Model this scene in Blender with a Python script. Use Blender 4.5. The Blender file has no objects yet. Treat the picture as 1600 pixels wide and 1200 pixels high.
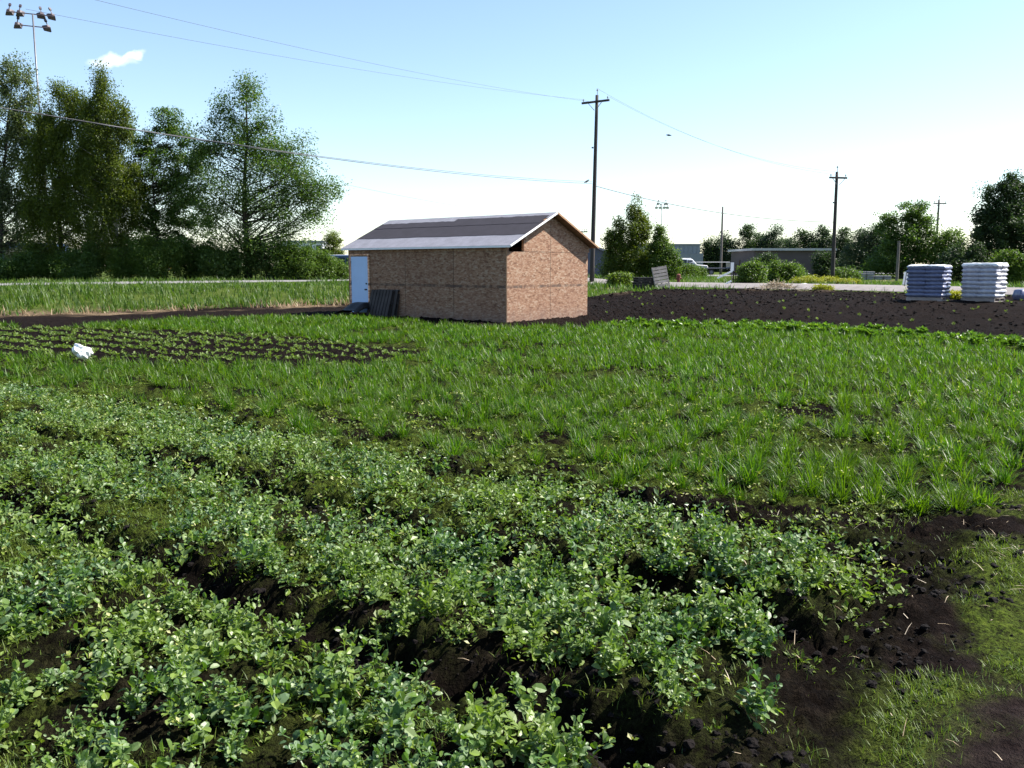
import bpy, bmesh, math, random
import numpy as np
from mathutils import Vector, Matrix
R = math.radians
SC = bpy.context.scene
COL = SC.collection
random.seed(7)
rng = np.random.default_rng(11)

# ------------------------------------------------------------------ camera, sky, sun, exposure
F = 1357.0; YH = 415.0; PIT = math.atan((600 - YH) / F); CAMZ = 1.9
cam_d = bpy.data.cameras.new('camera'); cam = bpy.data.objects.new('camera', cam_d); COL.objects.link(cam)
cam.location = (0, 0, CAMZ); cam.rotation_euler = (R(90) - PIT, 0, 0)
cam_d.sensor_width = 36; cam_d.lens = 36 * F / 1600; cam_d.clip_start = .1; cam_d.clip_end = 8000
SC.camera = cam
SUN_EL = R(48); SUN_AZ = R(12)            # azimuth from +x towards +y
SUN = Vector((math.cos(SUN_EL) * math.cos(SUN_AZ), math.cos(SUN_EL) * math.sin(SUN_AZ), math.sin(SUN_EL)))
w = bpy.data.worlds.new('World'); SC.world = w; w.use_nodes = True
nt = w.node_tree; nt.nodes.clear()
out = nt.nodes.new('ShaderNodeOutputWorld'); bg = nt.nodes.new('ShaderNodeBackground')
sky = nt.nodes.new('ShaderNodeTexSky'); sky.sky_type = 'NISHITA'; sky.sun_disc = False
sky.sun_elevation = SUN_EL; sky.sun_rotation = R(90) - SUN_AZ
sky.air_density = 1.0; sky.dust_density = .4; sky.ozone_density = 1.6; sky.altitude = 0
bg.inputs[1].default_value = .088
# one small wisp of cloud high on the left, in the direction of the sky
tc = nt.nodes.new('ShaderNodeTexCoord')
def cloud_dir(px, py):
    d = Vector(((px - 800) / F, 1, -(py - 600) / F)); c, s = math.cos(PIT), math.sin(PIT)
    return Vector((d.x, d.y * c + d.z * s, -d.y * s + d.z * c)).normalized()
def N(t, tree=nt, **k):
    n = tree.nodes.new(t)
    for a, b in k.items(): setattr(n, a, b)
    return n
def cloud_blob(px, py, hw, hh, tilt):
    c = cloud_dir(px, py); e = (cloud_dir(px + 10, py - 10 * tilt) - c).normalized(); u = c.cross(e).normalized()
    sub = N('ShaderNodeVectorMath', operation='SUBTRACT'); nt.links.new(add.outputs[0], sub.inputs[0]); sub.inputs[1].default_value = c
    parts = []
    for ax, r in ((e, hw / F), (u, hh / F)):
        d = N('ShaderNodeVectorMath', operation='DOT_PRODUCT'); nt.links.new(sub.outputs[0], d.inputs[0]); d.inputs[1].default_value = ax / r
        p = N('ShaderNodeMath', operation='POWER'); nt.links.new(d.outputs['Value'], p.inputs[0]); p.inputs[1].default_value = 2; parts.append(p)
    s = N('ShaderNodeMath', operation='ADD'); nt.links.new(parts[0].outputs[0], s.inputs[0]); nt.links.new(parts[1].outputs[0], s.inputs[1])
    m = N('ShaderNodeMapRange', interpolation_type='SMOOTHSTEP'); m.inputs[1].default_value = 1.0; m.inputs[2].default_value = .0
    nt.links.new(s.outputs[0], m.inputs[0]); return m
nz = N('ShaderNodeTexNoise'); nz.inputs['Scale'].default_value = 45; nz.inputs['Detail'].default_value = 6
nt.links.new(tc.outputs['Generated'], nz.inputs['Vector'])
cen = N('ShaderNodeVectorMath', operation='SUBTRACT'); nt.links.new(nz.outputs['Color'], cen.inputs[0]); cen.inputs[1].default_value = (.5, .5, .5)
scl = N('ShaderNodeVectorMath', operation='SCALE'); nt.links.new(cen.outputs[0], scl.inputs[0]); scl.inputs['Scale'].default_value = .022
add = N('ShaderNodeVectorMath', operation='ADD'); nt.links.new(tc.outputs['Generated'], add.inputs[0]); nt.links.new(scl.outputs[0], add.inputs[1])
b1 = cloud_blob(176, 97, 38, 10, .08); b2 = cloud_blob(208, 88, 24, 6, .4)
mx = N('ShaderNodeMath', operation='MAXIMUM'); nt.links.new(b1.outputs[0], mx.inputs[0]); nt.links.new(b2.outputs[0], mx.inputs[1])
mul = N('ShaderNodeMath', operation='MULTIPLY'); nt.links.new(mx.outputs[0], mul.inputs[0]); mul.inputs[1].default_value = .5
mixc = N('ShaderNodeMix', data_type='RGBA'); nt.links.new(mul.outputs[0], mixc.inputs['Factor'])
nt.links.new(sky.outputs[0], mixc.inputs['A']); mixc.inputs['B'].default_value = (7.5, 7.6, 7.6, 1)
nt.links.new(mixc.outputs['Result'], bg.inputs[0]); nt.links.new(bg.outputs[0], out.inputs[0])
sl = bpy.data.lights.new('sun', 'SUN'); sl.energy = 5.0; sl.angle = R(.5); sl.color = (1, .95, .87)
so = bpy.data.objects.new('sun', sl); COL.objects.link(so); so.rotation_euler = SUN.to_track_quat('Z', 'Y').to_euler()
SC.view_settings.view_transform = 'Standard'; SC.view_settings.look = 'None'; SC.view_settings.gamma = 1
SC.view_settings.exposure = 1.42

# ------------------------------------------------------------------ helpers
def at(px, py, Y):
    d = cloud_dir(px, py); t = Y / d.y
    return Vector((d.x * t, Y, CAMZ + d.z * t))
def tag(o, label=None, cat=None, group=None, kind=None):
    if label: o['label'] = label
    if cat: o['category'] = cat
    if group: o['group'] = group
    if kind: o['kind'] = kind
    return o
def thing(name, label, cat, loc=(0, 0, 0), rot=0, group=None):
    o = bpy.data.objects.new(name, None); COL.objects.link(o); o.location = loc
    o.rotation_euler = (0, 0, rot) if not hasattr(rot, '__len__') else rot
    o.empty_display_size = .2
    return tag(o, label, cat, group)
def link(name, me, parent=None, m=None):
    if m: me.materials.append(m)
    o = bpy.data.objects.new(name, me); COL.objects.link(o); o.parent = parent
    return o
def mesh_np(name, V, Fq, smooth=False):
    """V (n,3); Fq: array (m,3|4) or list of such arrays"""
    V = np.ascontiguousarray(V, dtype=np.float32)
    Fs = Fq if isinstance(Fq, list) else [Fq]
    me = bpy.data.meshes.new(name)
    idx = np.concatenate([f.ravel() for f in Fs]).astype(np.int32)
    tot = np.concatenate([np.full(len(f), f.shape[1], dtype=np.int32) for f in Fs])
    me.vertices.add(len(V)); me.vertices.foreach_set('co', V.ravel())
    me.loops.add(len(idx)); me.loops.foreach_set('vertex_index', idx)
    me.polygons.add(len(tot)); st = np.zeros(len(tot), np.int32); st[1:] = np.cumsum(tot)[:-1]
    me.polygons.foreach_set('loop_start', st)
    me.polygons.foreach_set('use_smooth', np.full(len(tot), smooth, dtype=bool))
    me.update(calc_edges=True); me.validate()
    return me
class MB:
    def __init__(s): s.v = []; s.f = []
    def box(s, x0, x1, y0, y1, z0, z1, M=None):
        b = len(s.v); P = [(x, y, z) for z in (z0, z1) for y in (y0, y1) for x in (x0, x1)]
        s.v += [tuple(M @ Vector(p)) if M else p for p in P]
        s.f += [tuple(b + i for i in q) for q in ((0, 2, 3, 1), (4, 5, 7, 6), (0, 1, 5, 4), (2, 6, 7, 3), (0, 4, 6, 2), (1, 3, 7, 5))]
        return s
    def bar(s, a, b, w_, h_, up=(0, 0, 1)):
        a = Vector(a); b = Vector(b); d = (b - a); L = d.length; d.normalize()
        sd = d.cross(Vector(up)); sd = sd.normalized() if sd.length > 1e-4 else Vector((1, 0, 0)); u = sd.cross(d)
        M = Matrix((d, sd, u)).transposed().to_4x4(); M.translation = a
        return s.box(0, L, -w_ / 2, w_ / 2, -h_ / 2, h_ / 2, M)
    def tube(s, pts, rad, n=8, cap=True):
        pts = [Vector(p) for p in pts]; rad = rad if hasattr(rad, '__len__') else [rad] * len(pts)
        b = len(s.v); prev = None
        for i, p in enumerate(pts):
            d = (pts[min(i + 1, len(pts) - 1)] - pts[max(i - 1, 0)]).normalized()
            if prev is None:
                prev = d.orthogonal().normalized()
            prev = (prev - d * prev.dot(d)).normalized(); q = d.cross(prev)
            for k in range(n):
                a = 2 * math.pi * k / n; s.v.append(tuple(p + (prev * math.cos(a) + q * math.sin(a)) * rad[i]))
        for i in range(len(pts) - 1):
            for k in range(n):
                s.f.append((b + i * n + k, b + i * n + (k + 1) % n, b + (i + 1) * n + (k + 1) % n, b + (i + 1) * n + k))
        if cap:
            s.f.append(tuple(b + k for k in range(n))[::-1]); s.f.append(tuple(b + (len(pts) - 1) * n + k for k in range(n)))
        return s
    def prism(s, poly, y0, y1, M=None):
        """poly in (x,z), extruded along y"""
        b = len(s.v); n = len(poly)
        for y in (y0, y1):
            for x, z in poly:
                p = Vector((x, y, z)); s.v.append(tuple(M @ p if M else p))
        s.f.append(tuple(range(b, b + n))); s.f.append(tuple(range(b + n, b + 2 * n))[::-1])
        for k in range(n): s.f.append((b + k, b + n + k, b + n + (k + 1) % n, b + (k + 1) % n))
        return s
    def mesh(s, name, bevel=0, smooth=False):
        me = bpy.data.meshes.new(name); me.from_pydata(s.v, [], s.f)
        bm = bmesh.new(); bm.from_mesh(me); bmesh.ops.recalc_face_normals(bm, faces=bm.faces)
        if bevel: bmesh.ops.bevel(bm, geom=bm.edges[:], offset=bevel, segments=1, affect='EDGES', clamp_overlap=True)
        for f in bm.faces: f.smooth = smooth
        bm.to_mesh(me); bm.free(); return me
    def build(s, name, m, parent=None, bevel=0, smooth=False):
        return link(name, s.mesh(name, bevel, smooth), parent, m)

def _h(ix, iy, seed):
    h = (ix.astype(np.int64) * 374761393 + iy.astype(np.int64) * 668265263 + seed * 144269504) & 0xffffffff
    h = ((h ^ (h >> 13)) * 1274126177) & 0xffffffff
    return ((h ^ (h >> 16)) & 0xffffff) / float(0xffffff)
def vnoise(x, y, seed=0):
    x = np.asarray(x, float); y = np.asarray(y, float)
    ix = np.floor(x); iy = np.floor(y); fx = x - ix; fy = y - iy
    fx = fx * fx * (3 - 2 * fx); fy = fy * fy * (3 - 2 * fy)
    a = _h(ix, iy, seed); b = _h(ix + 1, iy, seed); c = _h(ix, iy + 1, seed); d = _h(ix + 1, iy + 1, seed)
    return (a + (b - a) * fx) * (1 - fy) + (c + (d - c) * fx) * fy
def fbm(x, y, oct=4, seed=0):
    t = 0; a = .5; s = 0
    for o in range(oct):
        t = t + a * vnoise(x, y, seed + o * 17); s += a; a *= .5; x = np.asarray(x) * 2.03 + 3.1; y = np.asarray(y) * 2.03 + 1.7
    return t / s
def ss(a, b, v):
    t = np.clip((np.asarray(v, float) - a) / (b - a), 0, 1); return t * t * (3 - 2 * t)
# field coordinates: t runs down the rows, n across them
def TN(x, y): return .79 * x - .61 * y, .61 * x + .79 * y
def XY(t, n): return .79 * t + .61 * n, -.61 * t + .79 * n
def in_poly(x, y, P):
    x = np.asarray(x, float); y = np.asarray(y, float); r = np.zeros(np.broadcast(x, y).shape, bool)
    for i in range(len(P)):
        (x0, y0), (x1, y1) = P[i], P[i - 1]
        c = ((y0 > y) != (y1 > y)) & (x < (x1 - x0) * (y - y0) / ((y1 - y0) or 1e-9) + x0); r ^= c
    return r
PATCH = [(-19, 25.4), (-15.3, 26.2), (-13.0, 26.0), (-6.97, 23.6), (-1.5, 18.6), (-2.7, 16.3), (-5.63, 15.9), (-10.58, 17.7), (-19, 21)]
GRASSP = [(-40, 36), (-8, 10.3), (3.9, 5.9), (40, -22), (40, 2), (12.6, 20.6), (8.6, 25.8), (3.0, 27.2), (-.2, 25.3), (-2.2, 27.0), (-5.8, 31.2), (-11, 29.8), (-13.3, 26.2), (-40, 30)]
FURROW = (2.72, 4.20, 5.72)
BED_END = -1.25
def wander(t): return .16 * (vnoise(t * .55, t * 0 + 3.3, 5) - .5) + .08 * (vnoise(t * 1.7, t * 0 + 9.3, 6) - .5)
def bed_u(t, n):
    m = n + wander(t); u = np.full(np.shape(m), 9.)
    for f in FURROW: u = np.minimum(u, np.abs(m - f))
    return u
def bed_mask(t, n):
    e = BED_END + .35 * (vnoise(n * .9, n * 0 + 1, 8) - .5)
    return ss(e + .12, e - .35, t) * ss(6.35, 5.9, n)
def lane_u(x, y): return (np.asarray(y) - 60) + .92 * (np.asarray(x) - 8)   # 0 on the centre of the gravel lane
def edge_b(x, y): return np.maximum(lane_u(x, y) + 8, np.asarray(y) - 45.0 + 1.2 * (vnoise(np.asarray(x) * .5, np.asarray(y) * 0, 61) - .5))   # below 0: tilled soil
def macro(x, y):
    wv = -.667 * x + .745 * y
    zl = .75 * ss(35.2, 44.5, wv)
    zr = .47 * ss(23.5, 34, y + .12 * (x - 8)) * ss(1.5, 8, x)
    zr = np.maximum(zr, .5 * ss(40, 55, y) * ss(-6, 2, x))
    return np.maximum(zl, zr)
def height(x, y):
    x = np.asarray(x, float); y = np.asarray(y, float)
    t, n = TN(x, y); z = macro(x, y)
    near = ss(48, 30, y) * ss(3, -1, edge_b(x, y))
    bm_ = bed_mask(t, n); u = bed_u(t, n)
    z = z + bm_ * (.12 * ss(.06, .26, u) - .07 * ss(.15, 0, u))
    # a ridge of thrown-up earth along the ends of the beds and under the crop rows
    z = z + .10 * ss(.5, .05, np.abs(t - BED_END - .42)) * ss(4.6, 6.2, n) * (.4 + fbm(x * 1.3, y * 1.3, 3, 41))
    z = z + ss(6.0, 6.5, n) * ss(-.9, -1.4, t) * .05
    path = ss(BED_END, BED_END + .7, t)
    rough = (1 - .72 * path) * near
    b1 = np.abs(fbm(x * 5.5, y * 5.5, 3, 22) - .5); b2 = np.abs(vnoise(x * 17 + 2 * b1, y * 17, 23) - .5); b3 = vnoise(x * 37, y * 37, 24)
    z = z + rough * (.10 * (fbm(x * 2.6, y * 2.6, 3, 21) - .5) + .18 * (b1 - .12) + .085 * (b2 - .25) * (.4 + vnoise(x * 4, y * 4, 25)) + .034 * (b3 - .5))
    z = z + path * near * (.05 * (fbm(x * 1.6, y * 1.6, 3, 31) - .5) + .03 * (fbm(x * 14, y * 14, 3, 32) - .5))
    # ridges of the tilled ground on the right
    z = z + ss(3, 6, x) * ss(23, 27, y) * ss(1.5, -1.5, edge_b(x, y)) * (.17 * (fbm(x * .9, y * 1.7, 5, 51) - .5))
    z = z + ss(3, 5, x) * (.05 + .17 * ss(20, 13, x)) * ss(2.0, .3, np.abs(edge_b(x, y) + 1.2)) * (.35 + fbm(x * .9, y * .9, 4, 52))
    return z
def hz(x, y): return float(height(np.array([x]), np.array([y]))[0])

# ------------------------------------------------------------------ materials
class G:
    def __init__(s, name):
        s.m = bpy.data.materials.new(name); s.m.use_nodes = True; s.t = s.m.node_tree; s.t.nodes.clear()
        s.out = s.n('ShaderNodeOutputMaterial'); s.p = s.n('ShaderNodeBsdfPrincipled'); s.l(s.p.outputs[0], s.out.inputs[0])
        s.p.inputs['Specular IOR Level'].default_value = .3
    def n(s, typ, **k):
        o = s.t.nodes.new(typ)
        for a, b in k.items(): setattr(o, a, b)
        return o
    def l(s, a, b): s.t.links.new(a, b)
    def obj(s, scale=(1, 1, 1), rot=(0, 0, 0)):
        c = s.n('ShaderNodeTexCoord'); m = s.n('ShaderNodeMapping'); m.inputs['Scale'].default_value = scale; m.inputs['Rotation'].default_value = rot
        s.l(c.outputs['Object'], m.inputs[0]); return m.outputs[0]
    def noise(s, scale, detail=4, vec=None, rough=.55):
        o = s.n('ShaderNodeTexNoise'); o.inputs['Scale'].default_value = scale; o.inputs['Detail'].default_value = detail; o.inputs['Roughness'].default_value = rough
        s.l(vec if vec else s.obj(), o.inputs['Vector']); return o.outputs['Fac']
    def ramp(s, fac, stops):
        r = s.n('ShaderNodeValToRGB'); e = r.color_ramp.elements
        while len(e) < len(stops): e.new(.5)
        for i, (p, c) in enumerate(stops):
            e[i].position = p; e[i].color = (*c, 1) if hasattr(c, '__len__') else (c, c, c, 1)
        s.l(fac, r.inputs[0]); return r.outputs[0]
    def mix(s, fac, a, b, mode='MIX'):
        m = s.n('ShaderNodeMix', data_type='RGBA', blend_type=mode)
        for v, k in ((fac, 'Factor'), (a, 'A'), (b, 'B')):
            i = m.inputs[k]
            if hasattr(v, 'is_output') or hasattr(v, 'links'): s.l(v, i)
            elif hasattr(v, '__len__'): i.default_value = (*v, 1)
            else: i.default_value = v if k == 'Factor' else (v, v, v, 1)
        return m.outputs['Result']
    def attr(s, name):
        a = s.n('ShaderNodeAttribute', attribute_name=name); return a.outputs['Fac']
    def math(s, op, a, b=0.):
        m = s.n('ShaderNodeMath', operation=op)
        for v, i in ((a, 0), (b, 1)):
            if hasattr(v, 'links'): s.l(v, m.inputs[i])
            else: m.inputs[i].default_value = v
        return m.outputs[0]
    def bump(s, h, strength=.5, dist=.02):
        b = s.n('ShaderNodeBump'); b.inputs['Strength'].default_value = strength; b.inputs['Distance'].default_value = dist
        s.l(h, b.inputs['Height']); s.l(b.outputs[0], s.p.inputs['Normal'])
    def col(s, c):
        if hasattr(c, 'links'): s.l(c, s.p.inputs['Base Color'])
        else: s.p.inputs['Base Color'].default_value = (*c, 1)
        return s
    def rough(s, r): s.p.inputs['Roughness'].default_value = r; return s

def plain(name, c, rough=.7, var=.25, scale=6, metal=0, bump=0, spec=.3):
    g = G(name); f = g.noise(scale, 5)
    g.col(g.ramp(f, [(.25, tuple(v * (1 - var) for v in c)), (.75, tuple(min(1, v * (1 + var)) for v in c))])); g.rough(rough)
    g.p.inputs['Metallic'].default_value = metal; g.p.inputs['Specular IOR Level'].default_value = spec
    if bump: g.bump(g.noise(scale * 6, 4), bump, .02)
    return g.m
def leaf(name, cols, trans=.4, rough=.45, tint=(1.25, 1.35, .6), spec=.35, patch=None, pscale=1.1):
    g = G(name); geo = g.n('ShaderNodeNewGeometry')
    k = len(cols); c = g.ramp(geo.outputs['Random Per Island'], [(i / (k - 1) if k > 1 else 0, v) for i, v in enumerate(cols)])
    if patch:
        c = g.mix(g.ramp(g.noise(pscale, 3, geo.outputs['Position']), [(.42, 0), (.64, .8)]), c, patch)
    g.col(c); g.rough(rough); g.p.inputs['Specular IOR Level'].default_value = spec
    tr = g.n('ShaderNodeBsdfTranslucent'); g.l(g.mix(1., c, tint, 'MULTIPLY'), tr.inputs[0])
    ms = g.n('ShaderNodeMixShader'); ms.inputs[0].default_value = trans
    g.l(g.p.outputs[0], ms.inputs[1]); g.l(tr.outputs[0], ms.inputs[2]); g.l(ms.outputs[0], g.out.inputs[0])
    return g.m
def osb_mat():
    g = G('strand_board')
    cols = []
    for i, (rz, sc) in enumerate(((.5, (11, 11, 26)), (-.8, (10, 10, 24)), (1.9, (9, 9, 27)))):
        v = g.n('ShaderNodeTexVoronoi'); v.inputs['Scale'].default_value = 1.0; v.inputs['Randomness'].default_value = 1
        g.l(g.obj(sc, (rz * .8, rz * .8, 0)), v.inputs['Vector']); cols.append(v.outputs['Color'])
    def bw(c):
        b = g.n('ShaderNodeRGBToBW'); g.l(c, b.inputs[0]); return b.outputs[0]
    a, b, c = [bw(x) for x in cols]
    m = g.math('ADD', g.math('MULTIPLY', a, .45), g.math('ADD', g.math('MULTIPLY', b, .35), g.math('MULTIPLY', c, .2)))
    base = g.ramp(m, [(.26, (.25, .11, .062)), (.40, (.56, .29, .17)), (.54, (.75, .43, .27)), (.70, (.95, .72, .53))])
    base = g.mix(g.ramp(g.noise(.9, 3), [(.35, 0), (.7, .3)]), base, (.56, .29, .205))
    tcp = g.n('ShaderNodeTexCoord'); spp = g.n('ShaderNodeSeparateXYZ'); g.l(tcp.outputs['Object'], spp.inputs[0])
    cb = g.n('ShaderNodeCombineXYZ')
    for k_, st in enumerate((2.33, 2.44, 1.22)): g.l(g.math('FLOOR', g.math('DIVIDE', g.math('ADD', spp.outputs[k_], .012), st)), cb.inputs[k_])
    wn = g.n('ShaderNodeTexWhiteNoise', noise_dimensions='3D'); g.l(cb.outputs[0], wn.inputs['Vector'])
    base = g.mix(1., base, g.ramp(wn.outputs['Value'], [(0, (.86, .84, .82)), (1, (1.05, 1.03, 1.0))]), 'MULTIPLY')
    for k_, st in ((1, 2.44), (0, 2.33)):
        jd = g.math('ABSOLUTE', g.math('SUBTRACT', g.math('FRACT', g.math('ADD', g.math('DIVIDE', spp.outputs[k_], st), .5)), .5))
        base = g.mix(g.math('MULTIPLY', g.math('LESS_THAN', jd, .007), .7), base, (.05, .03, .02))
    st_ = g.noise(1.5, 4, g.obj((2.2, 2.2, .35)))
    base = g.mix(g.ramp(st_, [(.55, 0), (.75, .3)]), base, (.26, .15, .10))
    # dark printed edge marks where the sheets meet, 1.22 m and 2.44 m up
    tcx = g.n('ShaderNodeTexCoord'); sp = g.n('ShaderNodeSeparateXYZ'); g.l(tcx.outputs['Object'], sp.inputs[0])
    z = sp.outputs[2]; nse = g.noise(2.3, 3, g.obj((2, 2, .2)))
    for zz, wd, am in ((1.22, .045, .75), (2.385, .012, .6)):
        d = g.math('ABSOLUTE', g.math('SUBTRACT', z, zz))
        k = g.math('MULTIPLY', g.math('LESS_THAN', d, wd), g.ramp(nse, [(.38, .15), (.6, am)]))
        base = g.mix(k, base, (.05, .035, .03))
    # rising damp
    mr = g.n('ShaderNodeMapRange'); mr.inputs[1].default_value = .55; mr.inputs[2].default_value = 0.; g.l(z, mr.inputs[0])
    base = g.mix(g.math('MULTIPLY', mr.outputs[0], g.ramp(nse, [(.3, .2), (.65, .75)])), base, (.16, .11, .09))
    g.col(base).rough(.8); g.bump(m, .35, .01)
    return g.m
def felt(name, c):
    g = G(name); f = g.noise(3, 5); f2 = g.noise(160, 2)
    base = g.ramp(f, [(.3, tuple(v * .85 for v in c)), (.7, tuple(v * 1.12 for v in c))])
    g.col(g.mix(.25, base, g.ramp(f2, [(.35, .02), (.65, .6)]), 'OVERLAY')).rough(.92); g.bump(f2, .2, .004)
    return g.m
def wood(name, c, scale=1, axis=(1, 1, 14)):
    g = G(name); f = g.noise(3 * scale, 6, g.obj(axis)); f2 = g.noise(1.3, 3)
    base = g.ramp(f, [(.25, tuple(v * .55 for v in c)), (.55, c), (.8, tuple(min(1, v * 1.35) for v in c))])
    g.col(g.mix(g.ramp(f2, [(.4, 0), (.75, .5)]), base, tuple(v * .5 for v in c))).rough(.85); g.bump(f, .3, .01)
    return g.m
M = {}
M['osb'] = osb_mat()
M['felt_light'] = felt('pale_roofing_felt', (.20, .20, .235)); M['felt_dark'] = felt('dark_roofing_felt', (.026, .023, .032))
M['door'] = plain('pale_blue_white_door_paint', (.38, .53, .78), .45, .06, 2)
M['trim'] = plain('white_painted_metal_trim', (.72, .72, .74), .4, .08, 3)
M['fascia'] = wood('raw_timber', (.34, .20, .12))
M['black_metal'] = plain('dark_metal', (.03, .03, .035), .4, .2, 5, .6)
M['pole'] = wood('creosoted_pole_wood', (.050, .042, .040), 1, (6, 6, .5))
M['pole_grey'] = wood('weathered_grey_pole_wood', (.16, .14, .13), 1, (6, 6, .5))
M['ins'] = plain('porcelain', (.30, .33, .34), .25, .1, 8)
M['steel'] = plain('galvanised_steel', (.12, .125, .145), .45, .15, 6, .5)
M['lampdark'] = plain('lamp_housing_paint', (.075, .06, .07), .5, .2, 6)
M['glass'] = plain('lamp_glass', (.55, .57, .60), .15, .1, 6, 0, 0, .6)
M['wire'] = plain('wire_metal', (.06, .065, .08), .6, .1, 4)
M['cable'] = plain('grey_cable_sheath', (.07, .07, .08), .6, .1, 4)
M['pal_dark'] = wood('dark_wet_pallet_wood', (.05, .042, .04)); M['pal_grey'] = wood('weathered_pallet_wood', (.34, .29, .27))
M['tarp'] = plain('black_sheeting', (.012, .012, .013), .5, .3, 6, 0, .3)
M['bag_blue'] = None
M['plastic_white'] = plain('white_plastic', (.80, .80, .80), .35, .08, 4, 0, .15, .5)
M['asphalt'] = plain('pale_asphalt', (.17, .165, .165), .9, .15, 5, 0, .3)
def gravel_mat():
    g = G('gravel'); f = g.noise(2.2, 6); v = g.noise(40, 3)
    b = g.mix(.5, g.ramp(f, [(.3, (.11, .095, .09)), (.6, (.22, .195, .19)), (.8, (.28, .25, .245))]), g.ramp(v, [(.3, (.09, .08, .078)), (.7, (.28, .255, .25))]))
    g.col(b).rough(.95); g.bump(v, .6, .03); return g.m
M['gravel'] = gravel_mat()
def bag_mat(name, body, ink):
    g = G(name); f = g.noise(2.5, 4, g.obj((3, 3, 9)))
    oi = g.n('ShaderNodeObjectInfo'); k = g.math('ADD', g.ramp(f, [(.45, 0), (.62, .55)]), g.math('MULTIPLY', oi.outputs['Random'], .18))
    g.col(g.mix(k, body, ink)).rough(.38); g.p.inputs['Specular IOR Level'].default_value = .5; g.bump(g.noise(9, 4), .4, .03)
    return g.m
M['bag_a'] = bag_mat('blue_printed_bag_plastic', (.17, .185, .27), (.055, .07, .16)); M['bag_b'] = bag_mat('white_printed_bag_plastic', (.50, .49, .51), (.24, .25, .36))
def wrap_mat():
    g = G('clear_stretch_film'); g.col((.5, .52, .56)).rough(.25); return g.m
def ground_mat():
    g = G('black_muck_soil')
    f1 = g.noise(1.1, 6); f2 = g.noise(9, 6, None, .65); f3 = g.noise(55, 4, None, .7)
    soil = g.ramp(g.math('ADD', g.math('MULTIPLY', f2, .6), g.math('MULTIPLY', f3, .4)), [(.32, (.0028, .0019, .0016)), (.52, (.0078, .0054, .0044)), (.74, (.034, .024, .0185))])
    soil = g.mix(g.attr('dust'), soil, g.ramp(f2, [(.3, (.011, .0072, .0070)), (.55, (.024, .0165, .0158)), (.8, (.060, .042, .039))]))
    mossf = g.ramp(g.math('ADD', g.math('MULTIPLY', f3, .6), g.math('MULTIPLY', f2, .4)), [(.40, 0), (.56, 1)])
    moss = g.ramp(g.noise(24, 5), [(.3, (.03, .048, .008)), (.55, (.08, .115, .016)), (.8, (.15, .19, .03))])
    c = g.mix(g.math('MULTIPLY', g.attr('moss'), mossf), soil, moss)
    turf = g.ramp(f1, [(.3, (.035, .055, .012)), (.7, (.085, .115, .025))])
    c = g.mix(g.attr('turf'), c, turf)
    straw = g.ramp(f2, [(.3, (.10, .07, .045)), (.7, (.26, .19, .12))])
    c = g.mix(g.attr('straw'), c, straw)
    g.col(c).rough(.95); g.p.inputs['Specular IOR Level'].default_value = .03
    g.bump(g.math('ADD', f3, g.math('MULTIPLY', f2, .6)), 1., .06)
    return g.m
M['ground'] = ground_mat()
M['clod'] = plain('soil_clod', (.007, .0050, .0046), .95, .5, 18, 0, .6, .15)
M['straw'] = leaf('straw', [(.30, .22, .13), (.50, .40, .28), (.62, .54, .42)], .1, .7, (1, 1, .9))
M['pea'] = leaf('glaucous_pea_leaf', [(.028, .064, .020), (.054, .112, .036), (.090, .158, .064), (.15, .215, .12), (.075, .145, .036), (.065, .14, .016), (.16, .23, .03), (.25, .31, .20)], .33, .42, (1.25, 1.45, .4), .42, (.14, .20, .035), 1.6)
M['peay'] = leaf('yellowed_leaf', [(.13, .20, .025), (.19, .26, .04), (.30, .33, .09), (.48, .46, .24)], .4, .5)
M['crop'] = leaf('onion_grass_blade', [(.015, .050, .004), (.028, .082, .005), (.045, .115, .007), (.070, .152, .010), (.10, .185, .014), (.034, .095, .006), (.19, .22, .06)], .46, .42, (1.35, 1.5, .3), .28, (.065, .115, .008), .5)
M['weed'] = leaf('low_weed', [(.04, .075, .010), (.075, .12, .016), (.12, .17, .022), (.16, .22, .04)], .4, .5)
M['bank'] = leaf('bank_grass', [(.028, .066, .008), (.046, .095, .011), (.07, .128, .016), (.11, .155, .032)], .45, .5)
M['dry'] = leaf('dry_grass', [(.20, .13, .075), (.30, .21, .13), (.38, .30, .2)], .3, .7, (1.1, 1, .8))
M['seedling'] = leaf('young_seedling_leaf', [(.07, .125, .02), (.11, .17, .03), (.17, .22, .06)], .4, .5)
M['leafy'] = leaf('bright_leafy_crop', [(.055, .12, .018), (.09, .17, .022), (.15, .24, .03)], .42, .42)
M['yweed'] = leaf('yellow_flowering_weed', [(.14, .17, .02), (.24, .25, .02), (.36, .33, .02)], .35, .5)
M['alder'] = leaf('alder_leaf', [(.034, .070, .014), (.052, .10, .020), (.075, .13, .026), (.11, .16, .04)], .45, .42, (1.3, 1.45, .5), .45)
M['birch'] = leaf('birch_leaf', [(.048, .074, .009), (.076, .110, .013), (.112, .148, .02)], .48, .45, (1.35, 1.35, .4), .4)
M['willow'] = leaf('willow_leaf', [(.055, .08, .03), (.085, .115, .042), (.13, .165, .07)], .42, .45, (1.2, 1.3, .6), .45)
M['darkleaf'] = leaf('dark_tree_leaf', [(.020, .038, .014), (.032, .058, .020), (.048, .080, .026)], .36, .5, (1.2, 1.35, .6))
M['farleaf'] = leaf('far_tree_leaf', [(.030, .052, .028), (.044, .070, .034), (.062, .092, .042)], .36, .5, (1.1, 1.25, .7))
M['shrub'] = leaf('shrub_leaf', [(.045, .085, .014), (.072, .125, .02), (.115, .17, .03)], .45, .45)
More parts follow.
